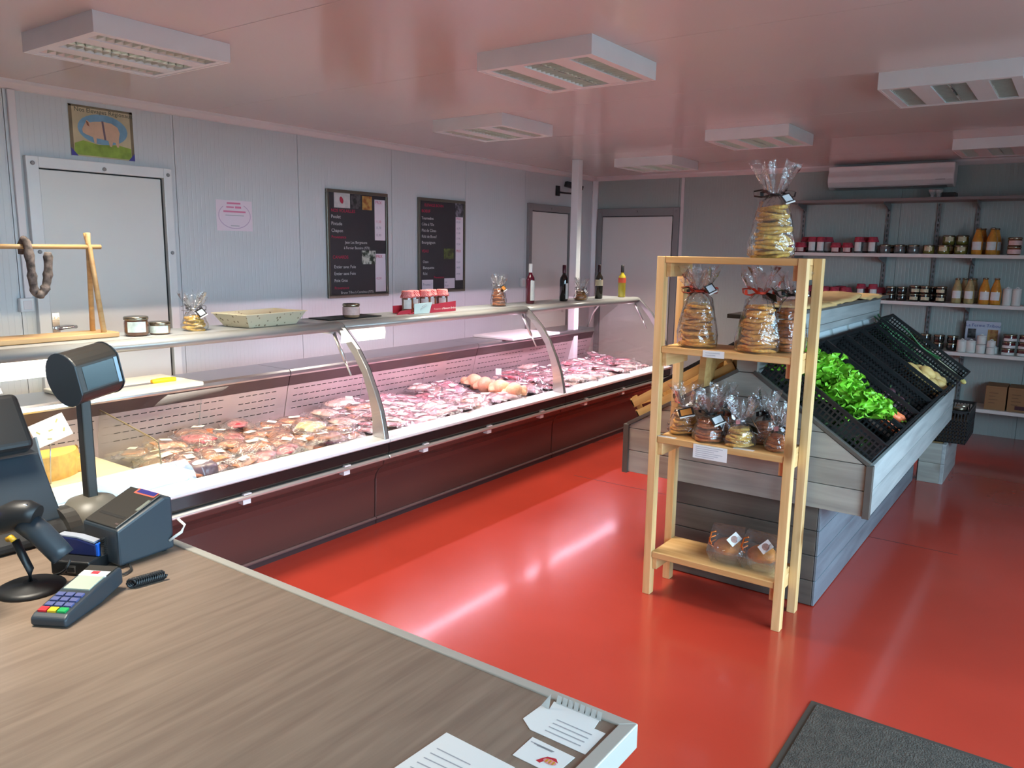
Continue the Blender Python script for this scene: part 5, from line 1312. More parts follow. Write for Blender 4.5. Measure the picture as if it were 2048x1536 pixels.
# glass pieces on the top shelf
gm = thin_glass('cut_glass', (0.85, 0.88, 0.88, 1), 1.5, gl=2.0, haze=0.25)
for k, px in enumerate((1864, 1877)):
    x = on_shelf(px, 8.2, 2.178)
    o = MB().lathe([(0.02, 0), (0.028, 0.004), (0.014, 0.02), (0.020, 0.035), (0.036, 0.06), (0.034, 0.075)], 12).build('glass_cup', gm)
    o.location = (x, 8.2, 2.1785); tag(o, 'small clear glass cup on the highest shelf', 'glass', 'glass cups on the highest shelf')
o = MB().box(on_shelf(1884, 8.25, 2.178), on_shelf(1912, 8.25, 2.178), 8.2, 8.36, 2.1785, 2.225).build('dark_box', M['black'], bevel=0.004)
tag(o, 'flat dark box beside the glass cups on the highest shelf', 'box')
# air conditioner
r = thing('air_conditioner', 'long white wall air conditioner unit under the ceiling', 'air conditioner', (-1.60, YB, 2.30))
MB().prism([(YB, 2.29), (YB-0.10, 2.285), (YB-0.17, 2.305), (YB-0.20, 2.35), (YB-0.205, 2.40), (YB-0.18, 2.455), (YB-0.19, 2.50), (YB, 2.515)], 'x', -2.15, -1.05).build('casing', M['white_paint'], r, bevel=0.01)
MB().prism([(YB-0.07, 2.281), (YB-0.16, 2.296), (YB-0.158, 2.304), (YB-0.07, 2.289)], 'x', -2.09, -1.11).build('air_flap', mat('grey_flap', S(150, 150, 150), 0.4), r)
MB().box(-1.20, -1.12, YB-0.2015, YB-0.196, 2.345, 2.352).build('badge', M['ink'], r)
# ================================================================ contents of the display case
def meat_mat(name, a, b, sc=26): 
    m = mat(name, a, 0.35, bump=0.25, bscale=50, var=0.01, scale=sc, rnd=0.18)
    nt = m.node_tree
    for n in nt.nodes:
        if n.type == 'VALTORGB':
            n.color_ramp.elements[0].color = a; n.color_ramp.elements[1].color = b
            n.color_ramp.elements[0].position = 0.42; n.color_ramp.elements[1].position = 0.6
    return m
M['m_tan'] = meat_mat('cured_tan_meat', S(176, 96, 62), S(214, 150, 108)); M['m_brown'] = meat_mat('brown_cooked_meat', S(136, 72, 46), S(180, 112, 78))
M['m_red'] = meat_mat('red_raw_meat', S(168, 46, 64), S(214, 118, 128), 34); M['m_pink'] = meat_mat('pink_pork', S(206, 110, 122), S(232, 178, 176))
M['m_pale'] = meat_mat('pale_fatty_meat', S(228, 178, 160), S(242, 216, 200)); M['m_fat'] = meat_mat('yellow_fat_meat', S(226, 186, 112), S(240, 216, 160))
M['m_dark'] = meat_mat('dark_red_meat', S(118, 30, 44), S(168, 70, 80), 34)
M['plabel'] = mat('white_price_label', S(240, 238, 232), 0.5)
def slab(mt, rx, ry, rz, seed, ex=0.55):
    def f(d):
        s = lambda v: math.copysign(abs(v)**ex, v)
        k = 1+0.30*noise.noise(Vector((d.x*1.9+seed*3.7, d.y*1.9, d.z)))
        return Vector((rx*s(d.x)*k, ry*s(d.y)*k, rz+rz*d.z*(0.8+0.5*noise.noise(Vector((d.x*3, d.y*3+seed, 0))))))
    return MB().blob(f, 3).mesh('meat', mt)
def links(mt, n, L, r, seed):
    m = MB(); rr = random.Random(seed)
    for k in range(n):
        y = (k-(n-1)/2)*r*2.0; b = rr.uniform(-0.012, 0.012)
        m.tube([(-L/2+L*q/7, y+b*math.sin(q/7*PI), r+0.002*math.sin(q+k)) for q in range(8)], lambda t: r*(0.55+0.45*math.sin(min(1, max(0, t*1.0))*PI)**0.35) if 0.02 < t < 0.98 else r*0.45, 10)
    return m.mesh('meat', mt)
def film(rx, ry, h, seed):
    rr = random.Random(seed); p = [rr.uniform(0, 6.28) for _ in range(6)]
    def f(u, v):
        a, b = u*2-1, v*2-1
        e = max(abs(a), abs(b))
        dome = h*max(0, 1-max(0, (e-0.35)/0.5))**0.6 if e > 0.35 else h
        ruff = 0.016*max(0, e-0.72)/0.28
        z = 0.004+dome+ruff*(math.sin(7*a+p[0])*math.cos(6*b+p[1])+0.7*math.sin(13*(a+b)+p[2]))+0.003*math.sin(9*a+p[3])*math.sin(8*b+p[4])
        return (rx*a+0.006*math.sin(5*b+p[5]), ry*b+0.006*math.sin(6*a+p[1]), max(0.001, z))
    return MB().grid(f, 16, 12).mesh('film', M['vacfilm'])
def plabel(h, seed):
    rr = random.Random(seed); cx, cy = rr.uniform(-0.02, 0.02), rr.uniform(-0.015, 0.015)
    m = MB().grid(lambda u, v: (cx+0.056*(u-0.5), cy+0.040*(v-0.5), h+0.0055-0.12*(cx+0.056*(u-0.5))**2), 4, 2)
    return m.mesh('price_label', M['plabel'])
KINDS = {}
def kind(nm, meat, h, rx=0.115, ry=0.085, lab=True, seed=1):
    parts = [('meat', meat), ('film', film(rx, ry, h, seed))]
    if lab: parts.append(('price_label', plabel(h, seed)))
    KINDS[nm] = parts
kind('tan', slab(M['m_tan'], 0.082, 0.058, 0.015, 1), 0.034, seed=1); kind('brown', slab(M['m_brown'], 0.088, 0.055, 0.018, 2), 0.040, seed=2)
kind('fat', slab(M['m_fat'], 0.078, 0.060, 0.022, 3), 0.050, seed=3); kind('red', slab(M['m_red'], 0.085, 0.055, 0.012, 4), 0.028, seed=4)
kind('pink', slab(M['m_pink'], 0.085, 0.058, 0.014, 5), 0.032, seed=5); kind('pale', slab(M['m_pale'], 0.080, 0.060, 0.017, 6), 0.038, seed=6)
kind('dark', slab(M['m_dark'], 0.088, 0.056, 0.013, 7), 0.030, seed=7); kind('links', links(M['m_pink'], 4, 0.15, 0.014, 8), 0.032, lab=False, seed=8)
kind('rlinks', links(M['m_red'], 5, 0.16, 0.012, 9), 0.028, lab=True, seed=9); kind('ribs', slab(M['m_red'], 0.092, 0.05, 0.020, 10, 0.6), 0.044, lab=False, seed=10)
DESC = {'tan': 'tan sliced cured meat', 'brown': 'brown cooked meat', 'fat': 'pale yellow fatty meat', 'red': 'red raw meat', 'pink': 'pink pork', 'pale': 'pale pink meat', 'dark': 'dark red beef',
        'links': 'pink fresh sausages', 'rlinks': 'red thin sausages', 'ribs': 'thick red meat'}
def pile(bayname, ya, yb, weights, seed, avoid=None, nx=5, dy=0.135, top=0.35):
    rr = random.Random(seed); pool = [k for k, w in weights for _ in range(w)]
    n = int(round((yb-ya)/dy))
    done = []
    for layer in (0, 1):
        for i in range(nx):
            for j in range(n):
                if layer and rr.random() > top: continue
                t = (i+0.5)/nx
                x = -3.405-0.62*t+rr.uniform(-0.02, 0.02)+(0.05 if layer else 0)*(-1 if t > 0.5 else 1)
                y = ya+(j+0.5)*(yb-ya)/n+rr.uniform(-0.03, 0.03)+(0.5*dy if (i+layer) % 2 else 0)
                if y > yb-0.02: y = yb-0.02-rr.uniform(0, 0.03)
                if avoid and avoid(x, y): continue
                z = 0.5165+0.012*rr.random()+0.03*t*t+layer*0.034
                k = rr.choice(pool)
                r = thing('vacuum_pack', 'vacuum packed %s in the %s' % (DESC[k], bayname), 'meat pack', (x, y, z), rr.uniform(0, 6.28), '%s packs in the %s' % (k, bayname))
                r.rotation_euler = (rr.uniform(-0.16, 0.16), rr.uniform(-0.14, 0.14)+0.0, r.rotation_euler[2])
                sc = rr.uniform(0.95, 1.25); r.scale = (sc,)*3
                for nme, me in KINDS[k]:
                    if nme == 'price_label' and rr.random() < 0.25: continue
                    inst(me, nme, r, (0, 0, 0))
pile('warm lit bay', 2.06, 3.17, [('tan', 5), ('brown', 6), ('fat', 1), ('pale', 1), ('ribs', 2)], 3)
pile('chicken bay', 3.30, 4.66, [('pink', 4), ('red', 2), ('pale', 4), ('links', 2), ('fat', 1), ('tan', 1)], 4)
pile('strip behind the chickens', 4.99, 5.12, [('links', 3), ('rlinks', 3), ('dark', 1)], 5)
pile('far bay', 5.27, 7.05, [('red', 4), ('dark', 2), ('rlinks', 3), ('pink', 2), ('pale', 2), ('ribs', 1)], 6)
# chickens
M['chick'] = mat('raw_chicken_skin', S(238, 178, 140), 0.42, var=0.10, scale=22, bump=0.35, bscale=120, rnd=0.08)
def chicken(label, x, y, rz, sc):
    r = thing('chicken', label, 'chicken', (x, y, 0.5165), rz, 'whole chickens in a row')
    B = [((-0.015, 0, 0.058), (0.070, 0.050, 0.052)), ((-0.05, 0, 0.066), (0.045, 0.046, 0.044)), ((0.045, 0.048, 0.052), (0.046, 0.027, 0.032)), ((0.045, -0.048, 0.052), (0.046, 0.027, 0.032)),
         ((0.092, 0.034, 0.056), (0.038, 0.016, 0.017)), ((0.092, -0.034, 0.056), (0.038, 0.016, 0.017)), ((-0.035, 0.064, 0.052), (0.040, 0.015, 0.019)), ((-0.035, -0.064, 0.052), (0.040, 0.015, 0.019)), ((0.055, 0, 0.045), (0.035, 0.028, 0.03))]
    C = Vector((0.01, 0, 0.058))
    def field(p):
        s = 0
        for c, q in B:
            d = ((p.x-c[0])/q[0])**2+((p.y-c[1])/q[1])**2+((p.z-c[2])/q[2])**2
            s += math.exp(-4.5*(d-1))
        return s-1
    def f(d):
        lo, hi = 0.0, 0.2
        # march inward from outside to the first surface
        t = hi
        while t > 0 and field(C+d*t) < 0: t -= 0.002
        return (C+d*t)*sc
    MB().blob(f, 4).build('body', M['chick'], r, world=False)
    for s in (1, -1):
        MB().tube([(0.10*sc, s*0.036*sc, 0.050*sc), (0.135*sc, s*0.030*sc, 0.047*sc)], lambda t: (0.013-0.004*t)*sc, 8).build('leg_end', M['chick'], r, world=False)
    return r
for k, (x, y, rz, lab) in enumerate(((-3.93, 4.92, 2.5, 'whole raw chicken against the back panel, with a red tag beneath'), (-3.77, 4.87, 2.2, 'whole raw chicken, second from the back panel'),
        (-3.60, 4.84, 2.4, 'whole raw chicken, second from the glass'), (-3.43, 4.80, 2.1, 'whole raw chicken close behind the front glass'))):
    chicken(lab, x, y, rz, 1.28)
o = MB().box(-3.99, -3.86, 4.70, 4.80, 0.57, 0.59).build('black_tray', M['black'], bevel=0.006); tag(o, 'small black tray of dark offal beside the chickens', 'tray')
# standing price tickets
for lab, x, y, z in (('standing white price ticket behind the sausages of the pink bay', -4.05, 5.42, 0.58), ('standing pink price ticket among the packs under the first arch', -3.98, 3.62, 0.60)):
    r = thing('price_ticket', lab, 'price ticket', (x, y, z-0.06), 0.6)
    MB().obox(Matrix.Translation((0, 0, 0.08)) @ Matrix.Rotation(-0.25, 4, 'X'), 0.05, 0.002, 0.06).build('card', M['plabel'], r, world=False)
    MB().tube([(0, 0, 0), (0, 0.004, 0.06)], 0.002, 6).build('stem', M['steel'], r, world=False)
# cheese corner
M['cheese'] = mat('yellow_cheese', S(238, 204, 108), 0.5, var=0.06, scale=9); M['rind'] = mat('cheese_rind', S(214, 168, 84), 0.65, var=0.15, scale=30, bump=0.2)
r = thing('cut_cheese', 'large cut wheel of yellow cheese behind the acrylic screen', 'cheese', (-4.02, 1.62, 0.545))
arc_ = [(0, 0)]+[(0.20*math.cos(a), 0.20*math.sin(a)) for a in [math.radians(-60+15*k) for k in range(13)]]
MB().prism([(0.98*x_, 0.98*y_) for x_, y_ in arc_], 'z', 0.004, 0.112).build('paste', M['cheese'], r, world=False, bevel=0.004)
rm = MB()
for k in range(12):
    a0, a1 = math.radians(-60+15*k), math.radians(-45+15*k)
    rm.add([(0.2*math.cos(a0), 0.2*math.sin(a0), 0), (0.2*math.cos(a1), 0.2*math.sin(a1), 0), (0.205*math.cos(a1), 0.205*math.sin(a1), 0.06), (0.205*math.cos(a0), 0.205*math.sin(a0), 0.06),
            (0.2*math.cos(a1), 0.2*math.sin(a1), 0.116), (0.2*math.cos(a0), 0.2*math.sin(a0), 0.116)], [(0, 1, 2, 3), (3, 2, 4, 5)], 0, True)
rm.build('rind', M['rind'], r, world=False)
r.rotation_euler = (0, 0, math.radians(-35))
o = MB().box(-3.955, -3.885, 1.745, 1.825, 0.545, 0.625).build('cheese_block', M['rind'], bevel=0.012); tag(o, 'small upright block of yellow cheese before the large wheel', 'cheese')
o = MB().box(-4.13, -3.55, 1.36, 1.97, 0.516, 0.5445).build('cheese_board', mat('cream_board', S(236, 226, 196), 0.45), bevel=0.004); tag(o, 'cream serving board under the cheeses in the case', 'board')
r = thing('acrylic_screen', 'clear acrylic screen parting the cheese from the meat packs', 'screen', (-3.75, 2.0, 0.516))
poly = [(-4.14, 0.517), (-3.52, 0.517), (-3.545, 0.705), (-3.60, 0.72), (-4.13, 0.80)]
MB().prism(poly, 'y', 1.995, 1.999).build('sheet', M['acrylic'], r)
ed = MB()
for p, q in zip(poly[1:], poly[2:]): ed.bar((p[0], 1.997, p[1]), (q[0], 1.997, q[1]), 0.005, 0.005)
ed.build('edge', mat('smoky_edge', S(120, 110, 84), 0.3), r)
r = thing('cheese_card', 'tilted white price card with small printed leaves in the cheese corner', 'price card', (-3.78, 1.62, 0.545))
Mx = Matrix.Translation((-3.78, 1.615, 0.80)) @ Matrix.Rotation(math.radians(62), 4, 'Z') @ Matrix.Rotation(math.radians(80), 4, 'X') @ Matrix.Rotation(math.radians(22), 4, 'Z')
MB().obox(Mx, 0.15, 0.11, 0.002).build('card', M['paper'], r)
for a, b in ((0.04, 0.03), (0.05, -0.02), (-0.02, -0.035), (0.0, 0.0), (-0.05, 0.01)): MB().obox(Mx @ Matrix.Translation((a, b, 0.0014)) @ Matrix.Rotation(a*20, 4, 'Z'), 0.018, 0.006, 0.0006).build('leaf_print', mat('olive_print', S(190, 186, 120), 0.6), r)
MB().tube([(-3.79, 1.60, 0.5445), (-3.785, 1.605, 0.66), (-3.782, 1.612, 0.76)], 0.003, 6).build('stem', M['steel'], r)
# white packaging by the glass
r = thing('white_tray', 'bright white open foam tray just behind the front glass', 'tray', (-3.40, 1.88, 0.516), math.radians(4))
frus(0.10, 0.16, 0.115, 0.185, 0, 0.045, 0.004).build('shell', M['paper'], r, world=False)
r.location = (-3.43, 1.83, 0.556)
o = MB().box(-3.54, -3.335, 1.62, 1.985, 0.516, 0.5555).build('tray_stand', M['sill'], bevel=0.006); tag(o, 'white plastic riser under the foam tray', 'riser')
r = thing('wrapped_parcel', 'crumpled white and navy wrapped parcel next to the foam tray', 'parcel', (-3.43, 2.145, 0.5165), 0.4)
MB().blob(lambda d: Vector((0.075*math.copysign(abs(d.x)**0.6, d.x), 0.06*math.copysign(abs(d.y)**0.6, d.y), 0.042+0.042*math.copysign(abs(d.z)**0.7, d.z)))*(1+0.06*noise.noise(d*5)), 3).build('wrap', mat('navy_print_wrap', S(110, 92, 104), 0.3, var=0.4, scale=18), r, world=False)
MB().grid(lambda u, v: (0.06*(u-0.5)*2*0.85, 0.06*(v-0.5)*2*0.75, 0.0875-0.02*(abs(u-0.5)*2)**3-0.012*(abs(v-0.5)*2)**3), 8, 6).build('white_label', M['paper'], r, world=False)
# ================================================================ till counter
ZK = 0.86
M['laminate'] = wood('grey_brown_laminate', S(126, 109, 95), S(146, 128, 112), 0.36, axis=1, fine=24, along=1.6, rnd=0.0, knots=0.0, bump=0.03)
M['ctrim'] = mat('pale_counter_trim', S(192, 190, 180), 0.3, 0.2)
M['cside'] = mat('white_counter_side', S(206, 212, 216), 0.35)
r = thing('till_counter', 'till counter with grey brown wood top and pale metal edge strip', 'counter', (-1.4, 0.7, 0))
CX0, CX1, CYA, CYB = -2.42, -0.527, 0.18, 1.112
MB().box(CX0, CX1-0.026, CYA, CYB-0.022, ZK-0.032, ZK).build('worktop', M['laminate'], r)
MB().prism([(CX0, CYB-0.022), (CX1-0.026, CYB-0.022), (CX1, CYB), (CX0, CYB)], 'z', ZK-0.042, ZK+0.004).build('edge_strip', M['ctrim'], r, bevel=0.002)
MB().prism([(CX1-0.026, CYB-0.022), (CX1-0.026, CYA), (CX1, CYA), (CX1, CYB)], 'z', ZK-0.042, ZK+0.004).build('edge_strip', M['ctrim'], r, bevel=0.002)
MB().box(CX0+0.05, CX1-0.14, CYA+0.05, CYB-0.14, 0.08, ZK-0.032).build('cupboard_body', M['cside'], r, bevel=0.003)
for x_, y_ in ((CX1-0.075, CYB-0.075), (CX1-0.075, CYA+0.03), (CX0+0.03, CYB-0.075), (CX0+0.03, CYA+0.03)):
    MB().box(x_, x_+0.035, y_, y_+0.035, 0, ZK-0.032).build('leg', mat('dark_metal_leg', S(58, 52, 58), 0.35, 0.5), r, bevel=0.002)
# door mat
r = thing('door_mat', 'dark grey brown door mat with a plain rubber border', 'mat', (0.1, 2.2, 0))
MB().box(-0.651, 0.95, 1.55, 2.853, 0.0, 0.006).build('rubber_base', mat('mat_rubber', S(56, 48, 42), 0.7), r, bevel=0.002)
MB().box(-0.625, 0.924, 1.576, 2.827, 0.006, 0.012).build('pile', mat('mat_pile', S(68, 60, 53), 0.95, var=0.3, scale=45, bump=0.9, bscale=160), r)

def kz(px, py, z=ZK): return hit(px, py, 2, z)
# receipt printer
A, B = kz(240, 1139), kz(350, 1099)
ang = math.atan2(B.y-A.y, B.x-A.x)-PI/2
r = thing('receipt_printer', 'dark slate receipt printer with a sloping lid and blue sticker', 'printer', (A.x, A.y, ZK), ang)
L = (B-A).length; Wp = 0.145
M['slate'] = mat('slate_blue_plastic', S(46, 56, 64), 0.38); M['anth'] = mat('anthracite_plastic', S(52, 50, 46), 0.42)
MB().prism([(0, 0.006), (L, 0.006), (L, 0.145), (L*0.86, 0.150), (0, 0.098)], 'x', -Wp, 0).build('body', M['slate'], r, world=False, bevel=0.006)
lid = MB().prism([(0.004, 0.0995), (L*0.86, 0.1515), (L*0.86, 0.1555), (0.004, 0.1035)], 'x', -Wp+0.006, -0.012).build('lid', M['anth'], r, world=False, bevel=0.002)
sl = (0.1515-0.0995)/(L*0.86-0.004)
def on_lid(u, v, dz=0.0): return (-Wp+0.006+u*(Wp-0.018), 0.004+v*(L*0.86-0.004), 0.1036+v*(L*0.86-0.004)*sl+dz)
def lidquad(name, u0, u1, v0, v1, mt, dz):
    MB().add([on_lid(u0, v0, dz), on_lid(u1, v0, dz), on_lid(u1, v1, dz), on_lid(u0, v1, dz)], [(0, 1, 2, 3)]).build(name, mt, lid, world=False)
lidquad('paper_slot', 0.12, 0.92, 0.22, 0.28, M['dark_gap'], 0.0006)
lidquad('sticker', 0.30, 0.95, 0.86, 1.0, mat('orange_sticker_edge', S(214, 106, 84), 0.4), 0.0006)
lidquad('sticker_print', 0.36, 0.92, 0.89, 0.99, mat('blue_sticker', S(52, 52, 128), 0.4), 0.0012)
lidquad('paper_window', 0.90, 0.985, 0.48, 0.78, mat('grey_window', S(128, 136, 128), 0.2), 0.0006)
lidquad('button', 0.86, 0.97, 0.06, 0.10, M['steel'], 0.0008)
for x_, y_ in ((-0.02, 0.02), (-0.02, L-0.02), (-Wp+0.02, 0.02), (-Wp+0.02, L-0.02)): MB().lathe([(0.008, 0), (0.008, 0.007)], 8, c=(x_, y_, 0)).build('foot', M['black'], r, world=False)
MB().tube([(0.0, L*0.9, 0.03), (0.02, L+0.008, 0.05), (0.028, L+0.012, 0.07), (0.01, L+0.006, 0.085)], 0.004, 6).build('cable_loop', M['paper'], r, world=False)
# customer pole display
r = thing('customer_display', 'tall customer display on a pole with a rounded grey foot', 'display', (-2.21, 1.035, ZK))
MB().lathe([(0.088, 0), (0.088, 0.012), (0.082, 0.045), (0.060, 0.078), (0.030, 0.088)], 24).build('foot', mat('grey_foot', S(112, 108, 98), 0.4), r, world=False)
MB().prism([(0.084*math.cos(a), 0.004+max(0, 0.070*math.sin(a))) for a in [PI*k/14 for k in range(15)]], 'y', -0.0945, -0.060).build('foot_shield', M['anth'], r, world=False)
MB().box(-0.017, 0.017, -0.014, 0.014, 0.08, 0.40).build('pole', M['anth'], r, world=False, bevel=0.004)
Mh = Matrix.Translation((0.0, 0.012, 0.435)) @ Matrix.Rotation(math.radians(8), 4, 'Z') @ Matrix.Rotation(math.radians(9), 4, 'X')
prof = [(0.074*math.cos(a), 0.074*math.sin(a)) for a in [2*PI*k/28+0.62 for k in range(24)]]
hb = MB().prism(prof, 'y', -0.062, 0.066).xf(Mh).build('head', M['anth'], r, world=False, bevel=0.005)
for yy in (-0.0645, 0.0645): MB().prism([(p_*1.02, q_*1.02) for p_, q_ in prof], 'y', yy, yy+0.003).xf(Mh).build('end_ring', M['slate'], hb, world=False)
_sa, _sb = prof[0], prof[-1]
def scr(name, y0, y1, t0, t1, mt, dx):
    p0 = (_sb[0]+(_sa[0]-_sb[0])*t0, _sb[1]+(_sa[1]-_sb[1])*t0); p1 = (_sb[0]+(_sa[0]-_sb[0])*t1, _sb[1]+(_sa[1]-_sb[1])*t1)
    MB().add([(p0[0]+dx, y0, p0[1]), (p0[0]+dx, y1, p0[1]), (p1[0]+dx, y1, p1[1]), (p1[0]+dx, y0, p1[1])], [(0, 1, 2, 3)]).xf(Mh).build(name, mt, hb, world=False)
scr('screen', -0.045, 0.048, 0.12, 0.92, mat('dark_teal_screen', S(38, 58, 62), 0.12), 0.0012)
scr('side_strip', 0.050, 0.060, 0.05, 0.95, mat('pale_blue_strip', S(140, 170, 190), 0.2), 0.0014)
# till screen on its stand
r = thing('till_screen', 'black till touch screen tilted on a wedge shaped stand', 'till screen', (-2.29, 0.86, ZK))
MB().prism([(-0.13, 0), (0.14, 0), (0.145, 0.02), (0.11, 0.05), (-0.11, 0.06), (-0.13, 0.03)], 'y', -0.14, 0.115).build('base', M['black'], r, world=False, bevel=0.012)
MB().prism([(-0.125, 0.05), (0.10, 0.05), (-0.015, 0.215), (-0.07, 0.22)], 'y', -0.08, 0.09).build('neck', M['slate'], r, world=False, bevel=0.006)
Ms = Matrix.Translation((-0.02, -0.105, 0.305)) @ Matrix.Rotation(math.radians(-34), 4, 'Y')
MB().obox(Ms, 0.055, 0.33, 0.165).build('screen_body', M['black'], r, world=False, bevel=0.018, seg=4)
MB().obox(Ms @ Matrix.Translation((-0.028, 0, 0)), 0.002, 0.29, 0.13).build('glass', M['black_gloss'], r, world=False)
MB().obox(Matrix.Translation((-0.085, 0.115, 0.165)) @ Matrix.Rotation(math.radians(-20), 4, 'Y'), 0.05, 0.006, 0.15).build('rear_plate', mat('grey_blue_plate', S(128, 140, 146), 0.4), r, world=False, bevel=0.002)
# black box under the till screen
o = MB().box(-2.42, -2.02, 0.62, 0.70, ZK, ZK+0.001).build('rubber_mat', M['black']); tag(o, 'thin black rubber strip beside the till screen', 'mat')
# barcode scanner on a goose neck
sb = kz(62, 1178)
r = thing('barcode_scanner', 'black barcode scanner with blue light held by a goose neck stand', 'scanner', (sb.x, sb.y, ZK))
MB().lathe([(0.072, 0), (0.072, 0.006), (0.060, 0.012), (0.016, 0.016), (0.014, 0.02)], 26).build('stand_foot', M['black'], r, world=False)
MB().tube([(0, 0, 0.012), (0.004, 0.0, 0.05), (-0.010, -0.008, 0.085), (-0.028, -0.012, 0.115)], 0.009, 10).build('goose_neck', M['black'], r, world=False)
rv = Vector((0.811, 0.584, 0)); fw = Vector((-0.584, 0.811, 0))
def loc(a, b, c): return tuple(rv*a+fw*b+Vector((0, 0, c)))
MB().tube([loc(-0.075, 0.0, 0.150), loc(-0.05, 0.0, 0.166), loc(-0.015, 0.0, 0.180), loc(0.012, 0.0, 0.184), loc(0.03, 0, 0.178)], lambda t: 0.024+0.010*math.sin(min(1, t*1.1)*PI), 14).build('head', M['black'], r, world=False)
MB().tube([loc(0.0, 0.0, 0.165), loc(0.035, 0.0, 0.135), loc(0.07, 0.0, 0.095), loc(0.082, 0.0, 0.080)], lambda t: 0.028-0.003*t, 14).build('grip', M['slate'], r, world=False)
MB().tube([loc(-0.072, -0.022, 0.175), loc(-0.045, -0.026, 0.190)], 0.006, 8).build('indicator', mat('blue_indicator', S(60, 50, 240), 0.3, emit=(0.15, 0.1, 1, 1), estr=3), r, world=False)
MB().tube([loc(-0.022, -0.03, 0.132), loc(-0.012, -0.034, 0.138), loc(-0.006, -0.034, 0.130)], 0.007, 8).build('trigger', mat('amber_trigger', S(214, 160, 40), 0.4), r, world=False)
MB().tube([loc(0.0, -0.014, 0.205), loc(0.018, -0.012, 0.207)], 0.003, 6).build('highlight_bar', M['steel'], r, world=False)
# card terminal
c0, c1 = kz(96, 1256), kz(218, 1172)
ang = math.atan2(c1.y-c0.y, c1.x-c0.x)-PI/2
r = thing('card_terminal', 'slate card payment terminal with red yellow and green keys', 'card terminal', (c0.x, c0.y, ZK), ang)
Lt = 0.205; Wt = 0.080
MB().prism([(0.0, 0.004), (0.008, 0.0), (Lt*0.6, 0.0), (Lt, 0.012), (Lt, 0.045), (Lt*0.97, 0.054), (Lt*0.55, 0.044), (0.012, 0.027), (0.0, 0.02)], 'x', -Wt/2, Wt/2).build('body', M['slate'], r, world=False, bevel=0.007, seg=3)
def tz(v): return 0.0282+(v-0.012)*(0.0445-0.027)/(Lt*0.55-0.012) if v < Lt*0.55 else 0.0452+(v-Lt*0.55)*(0.054-0.044)/(Lt*0.42)
def tq(name, u0, u1, v0, v1, mt, h=0.0025, par=None):
    m = MB(); vs = [(u0, v0, tz(v0)-0.002), (u1, v0, tz(v0)-0.002), (u1, v1, tz(v1)-0.002), (u0, v1, tz(v1)-0.002), (u0, v0, tz(v0)+h), (u1, v0, tz(v0)+h), (u1, v1, tz(v1)+h), (u0, v1, tz(v1)+h)]
    m.add(vs, [(4, 5, 6, 7), (0, 1, 5, 4), (1, 2, 6, 5), (2, 3, 7, 6), (3, 0, 4, 7)]); return m.build(name, mt, par or r, world=False)
km = mat('blue_grey_key', S(84, 92, 140), 0.4)
for j in range(3):
    for i in range(3): tq('key', -0.030+i*0.0215, -0.030+i*0.0215+0.017, 0.034+j*0.0175, 0.034+j*0.0175+0.012, km)
for i, cc in enumerate((S(206, 44, 54), S(226, 186, 40), S(24, 160, 84))): tq('function_key', -0.031+i*0.0215, -0.031+i*0.0215+0.018, 0.014, 0.028, mat('function_key_%d' % i, cc, 0.4), 0.003)
sc = tq('screen', -0.030, 0.030, 0.096, 0.150, mat('pale_lcd', S(176, 186, 172), 0.2), 0.0012)
tq('paper_door', -0.034, 0.034, 0.155, 0.196, M['anth'], 0.001)
tq('receipt_edge', -0.032, 0.032, 0.150, 0.172, M['paper'], 0.0014)
tq('red_dot', -0.008, 0.010, 0.158, 0.170, mat('red_logo_dot', S(220, 60, 70), 0.4), 0.0020)
# coiled cable beside the terminal
cp = kz(262, 1178); dp = kz(325, 1160)
pts = []
for k in range(141):
    t = k/140; a = t*2*PI*14
    p = cp.lerp(dp, t); pts.append((p.x+0.010*math.cos(a)*0.6, p.y+0.010*math.cos(a)*0.8, ZK+0.0135+0.010*math.sin(a)))
o = MB().tube(pts, 0.0032, 6).build('coiled_cable', M['black']); tag(o, 'black coiled cable lying behind the card terminal', 'cable')
# plug box and blue stapler
p = kz(160, 1140)
r = thing('adapter_box', 'small black adapter box with a square port by the printer', 'adapter', (p.x, p.y, ZK), 0.5)
MB().box(-0.05, 0.05, -0.035, 0.045, 0.0005, 0.036).build('case', M['black'], r, world=False, bevel=0.004)
MB().box(-0.008, 0.016, -0.0365, -0.034, 0.008, 0.026).build('port', M['steel'], r, world=False)
MB().box(-0.004, 0.012, -0.0372, -0.036, 0.010, 0.022).build('port_hole', M['dark_gap'], r, world=False)
r = thing('stapler', 'blue topped stapler with a metal spine against the printer', 'stapler', (p.x-0.012, p.y+0.012, ZK+0.0365), 0.45)
MB().prism([(-0.055, 0.0), (0.052, 0.0), (0.050, 0.030), (0.0, 0.043), (-0.055, 0.046)], 'y', -0.012, 0.012).build('body', mat('navy_plastic', S(30, 40, 84), 0.35), r, world=False, bevel=0.004)
MB().prism([(-0.052, 0.046), (0.0, 0.0435), (0.046, 0.033), (0.046, 0.037), (0.0, 0.047), (-0.052, 0.0495)], 'y', -0.011, 0.011).build('top', mat('pale_grey_plastic', S(160, 166, 176), 0.4), r, world=False)
MB().box(0.048, 0.056, -0.011, 0.011, 0.0, 0.032).build('nose', mat('bright_blue_plastic', S(24, 92, 196), 0.3), r, world=False, bevel=0.002)
m = MB()
for k in range(9): m.box(0.062, 0.068, -0.006, 0.006, 0.002+k*0.005, 0.0055+k*0.005)
m.box(0.060, 0.063, -0.007, 0.007, 0.0, 0.046); m.build('metal_spine', M['chrome'], r, world=False)
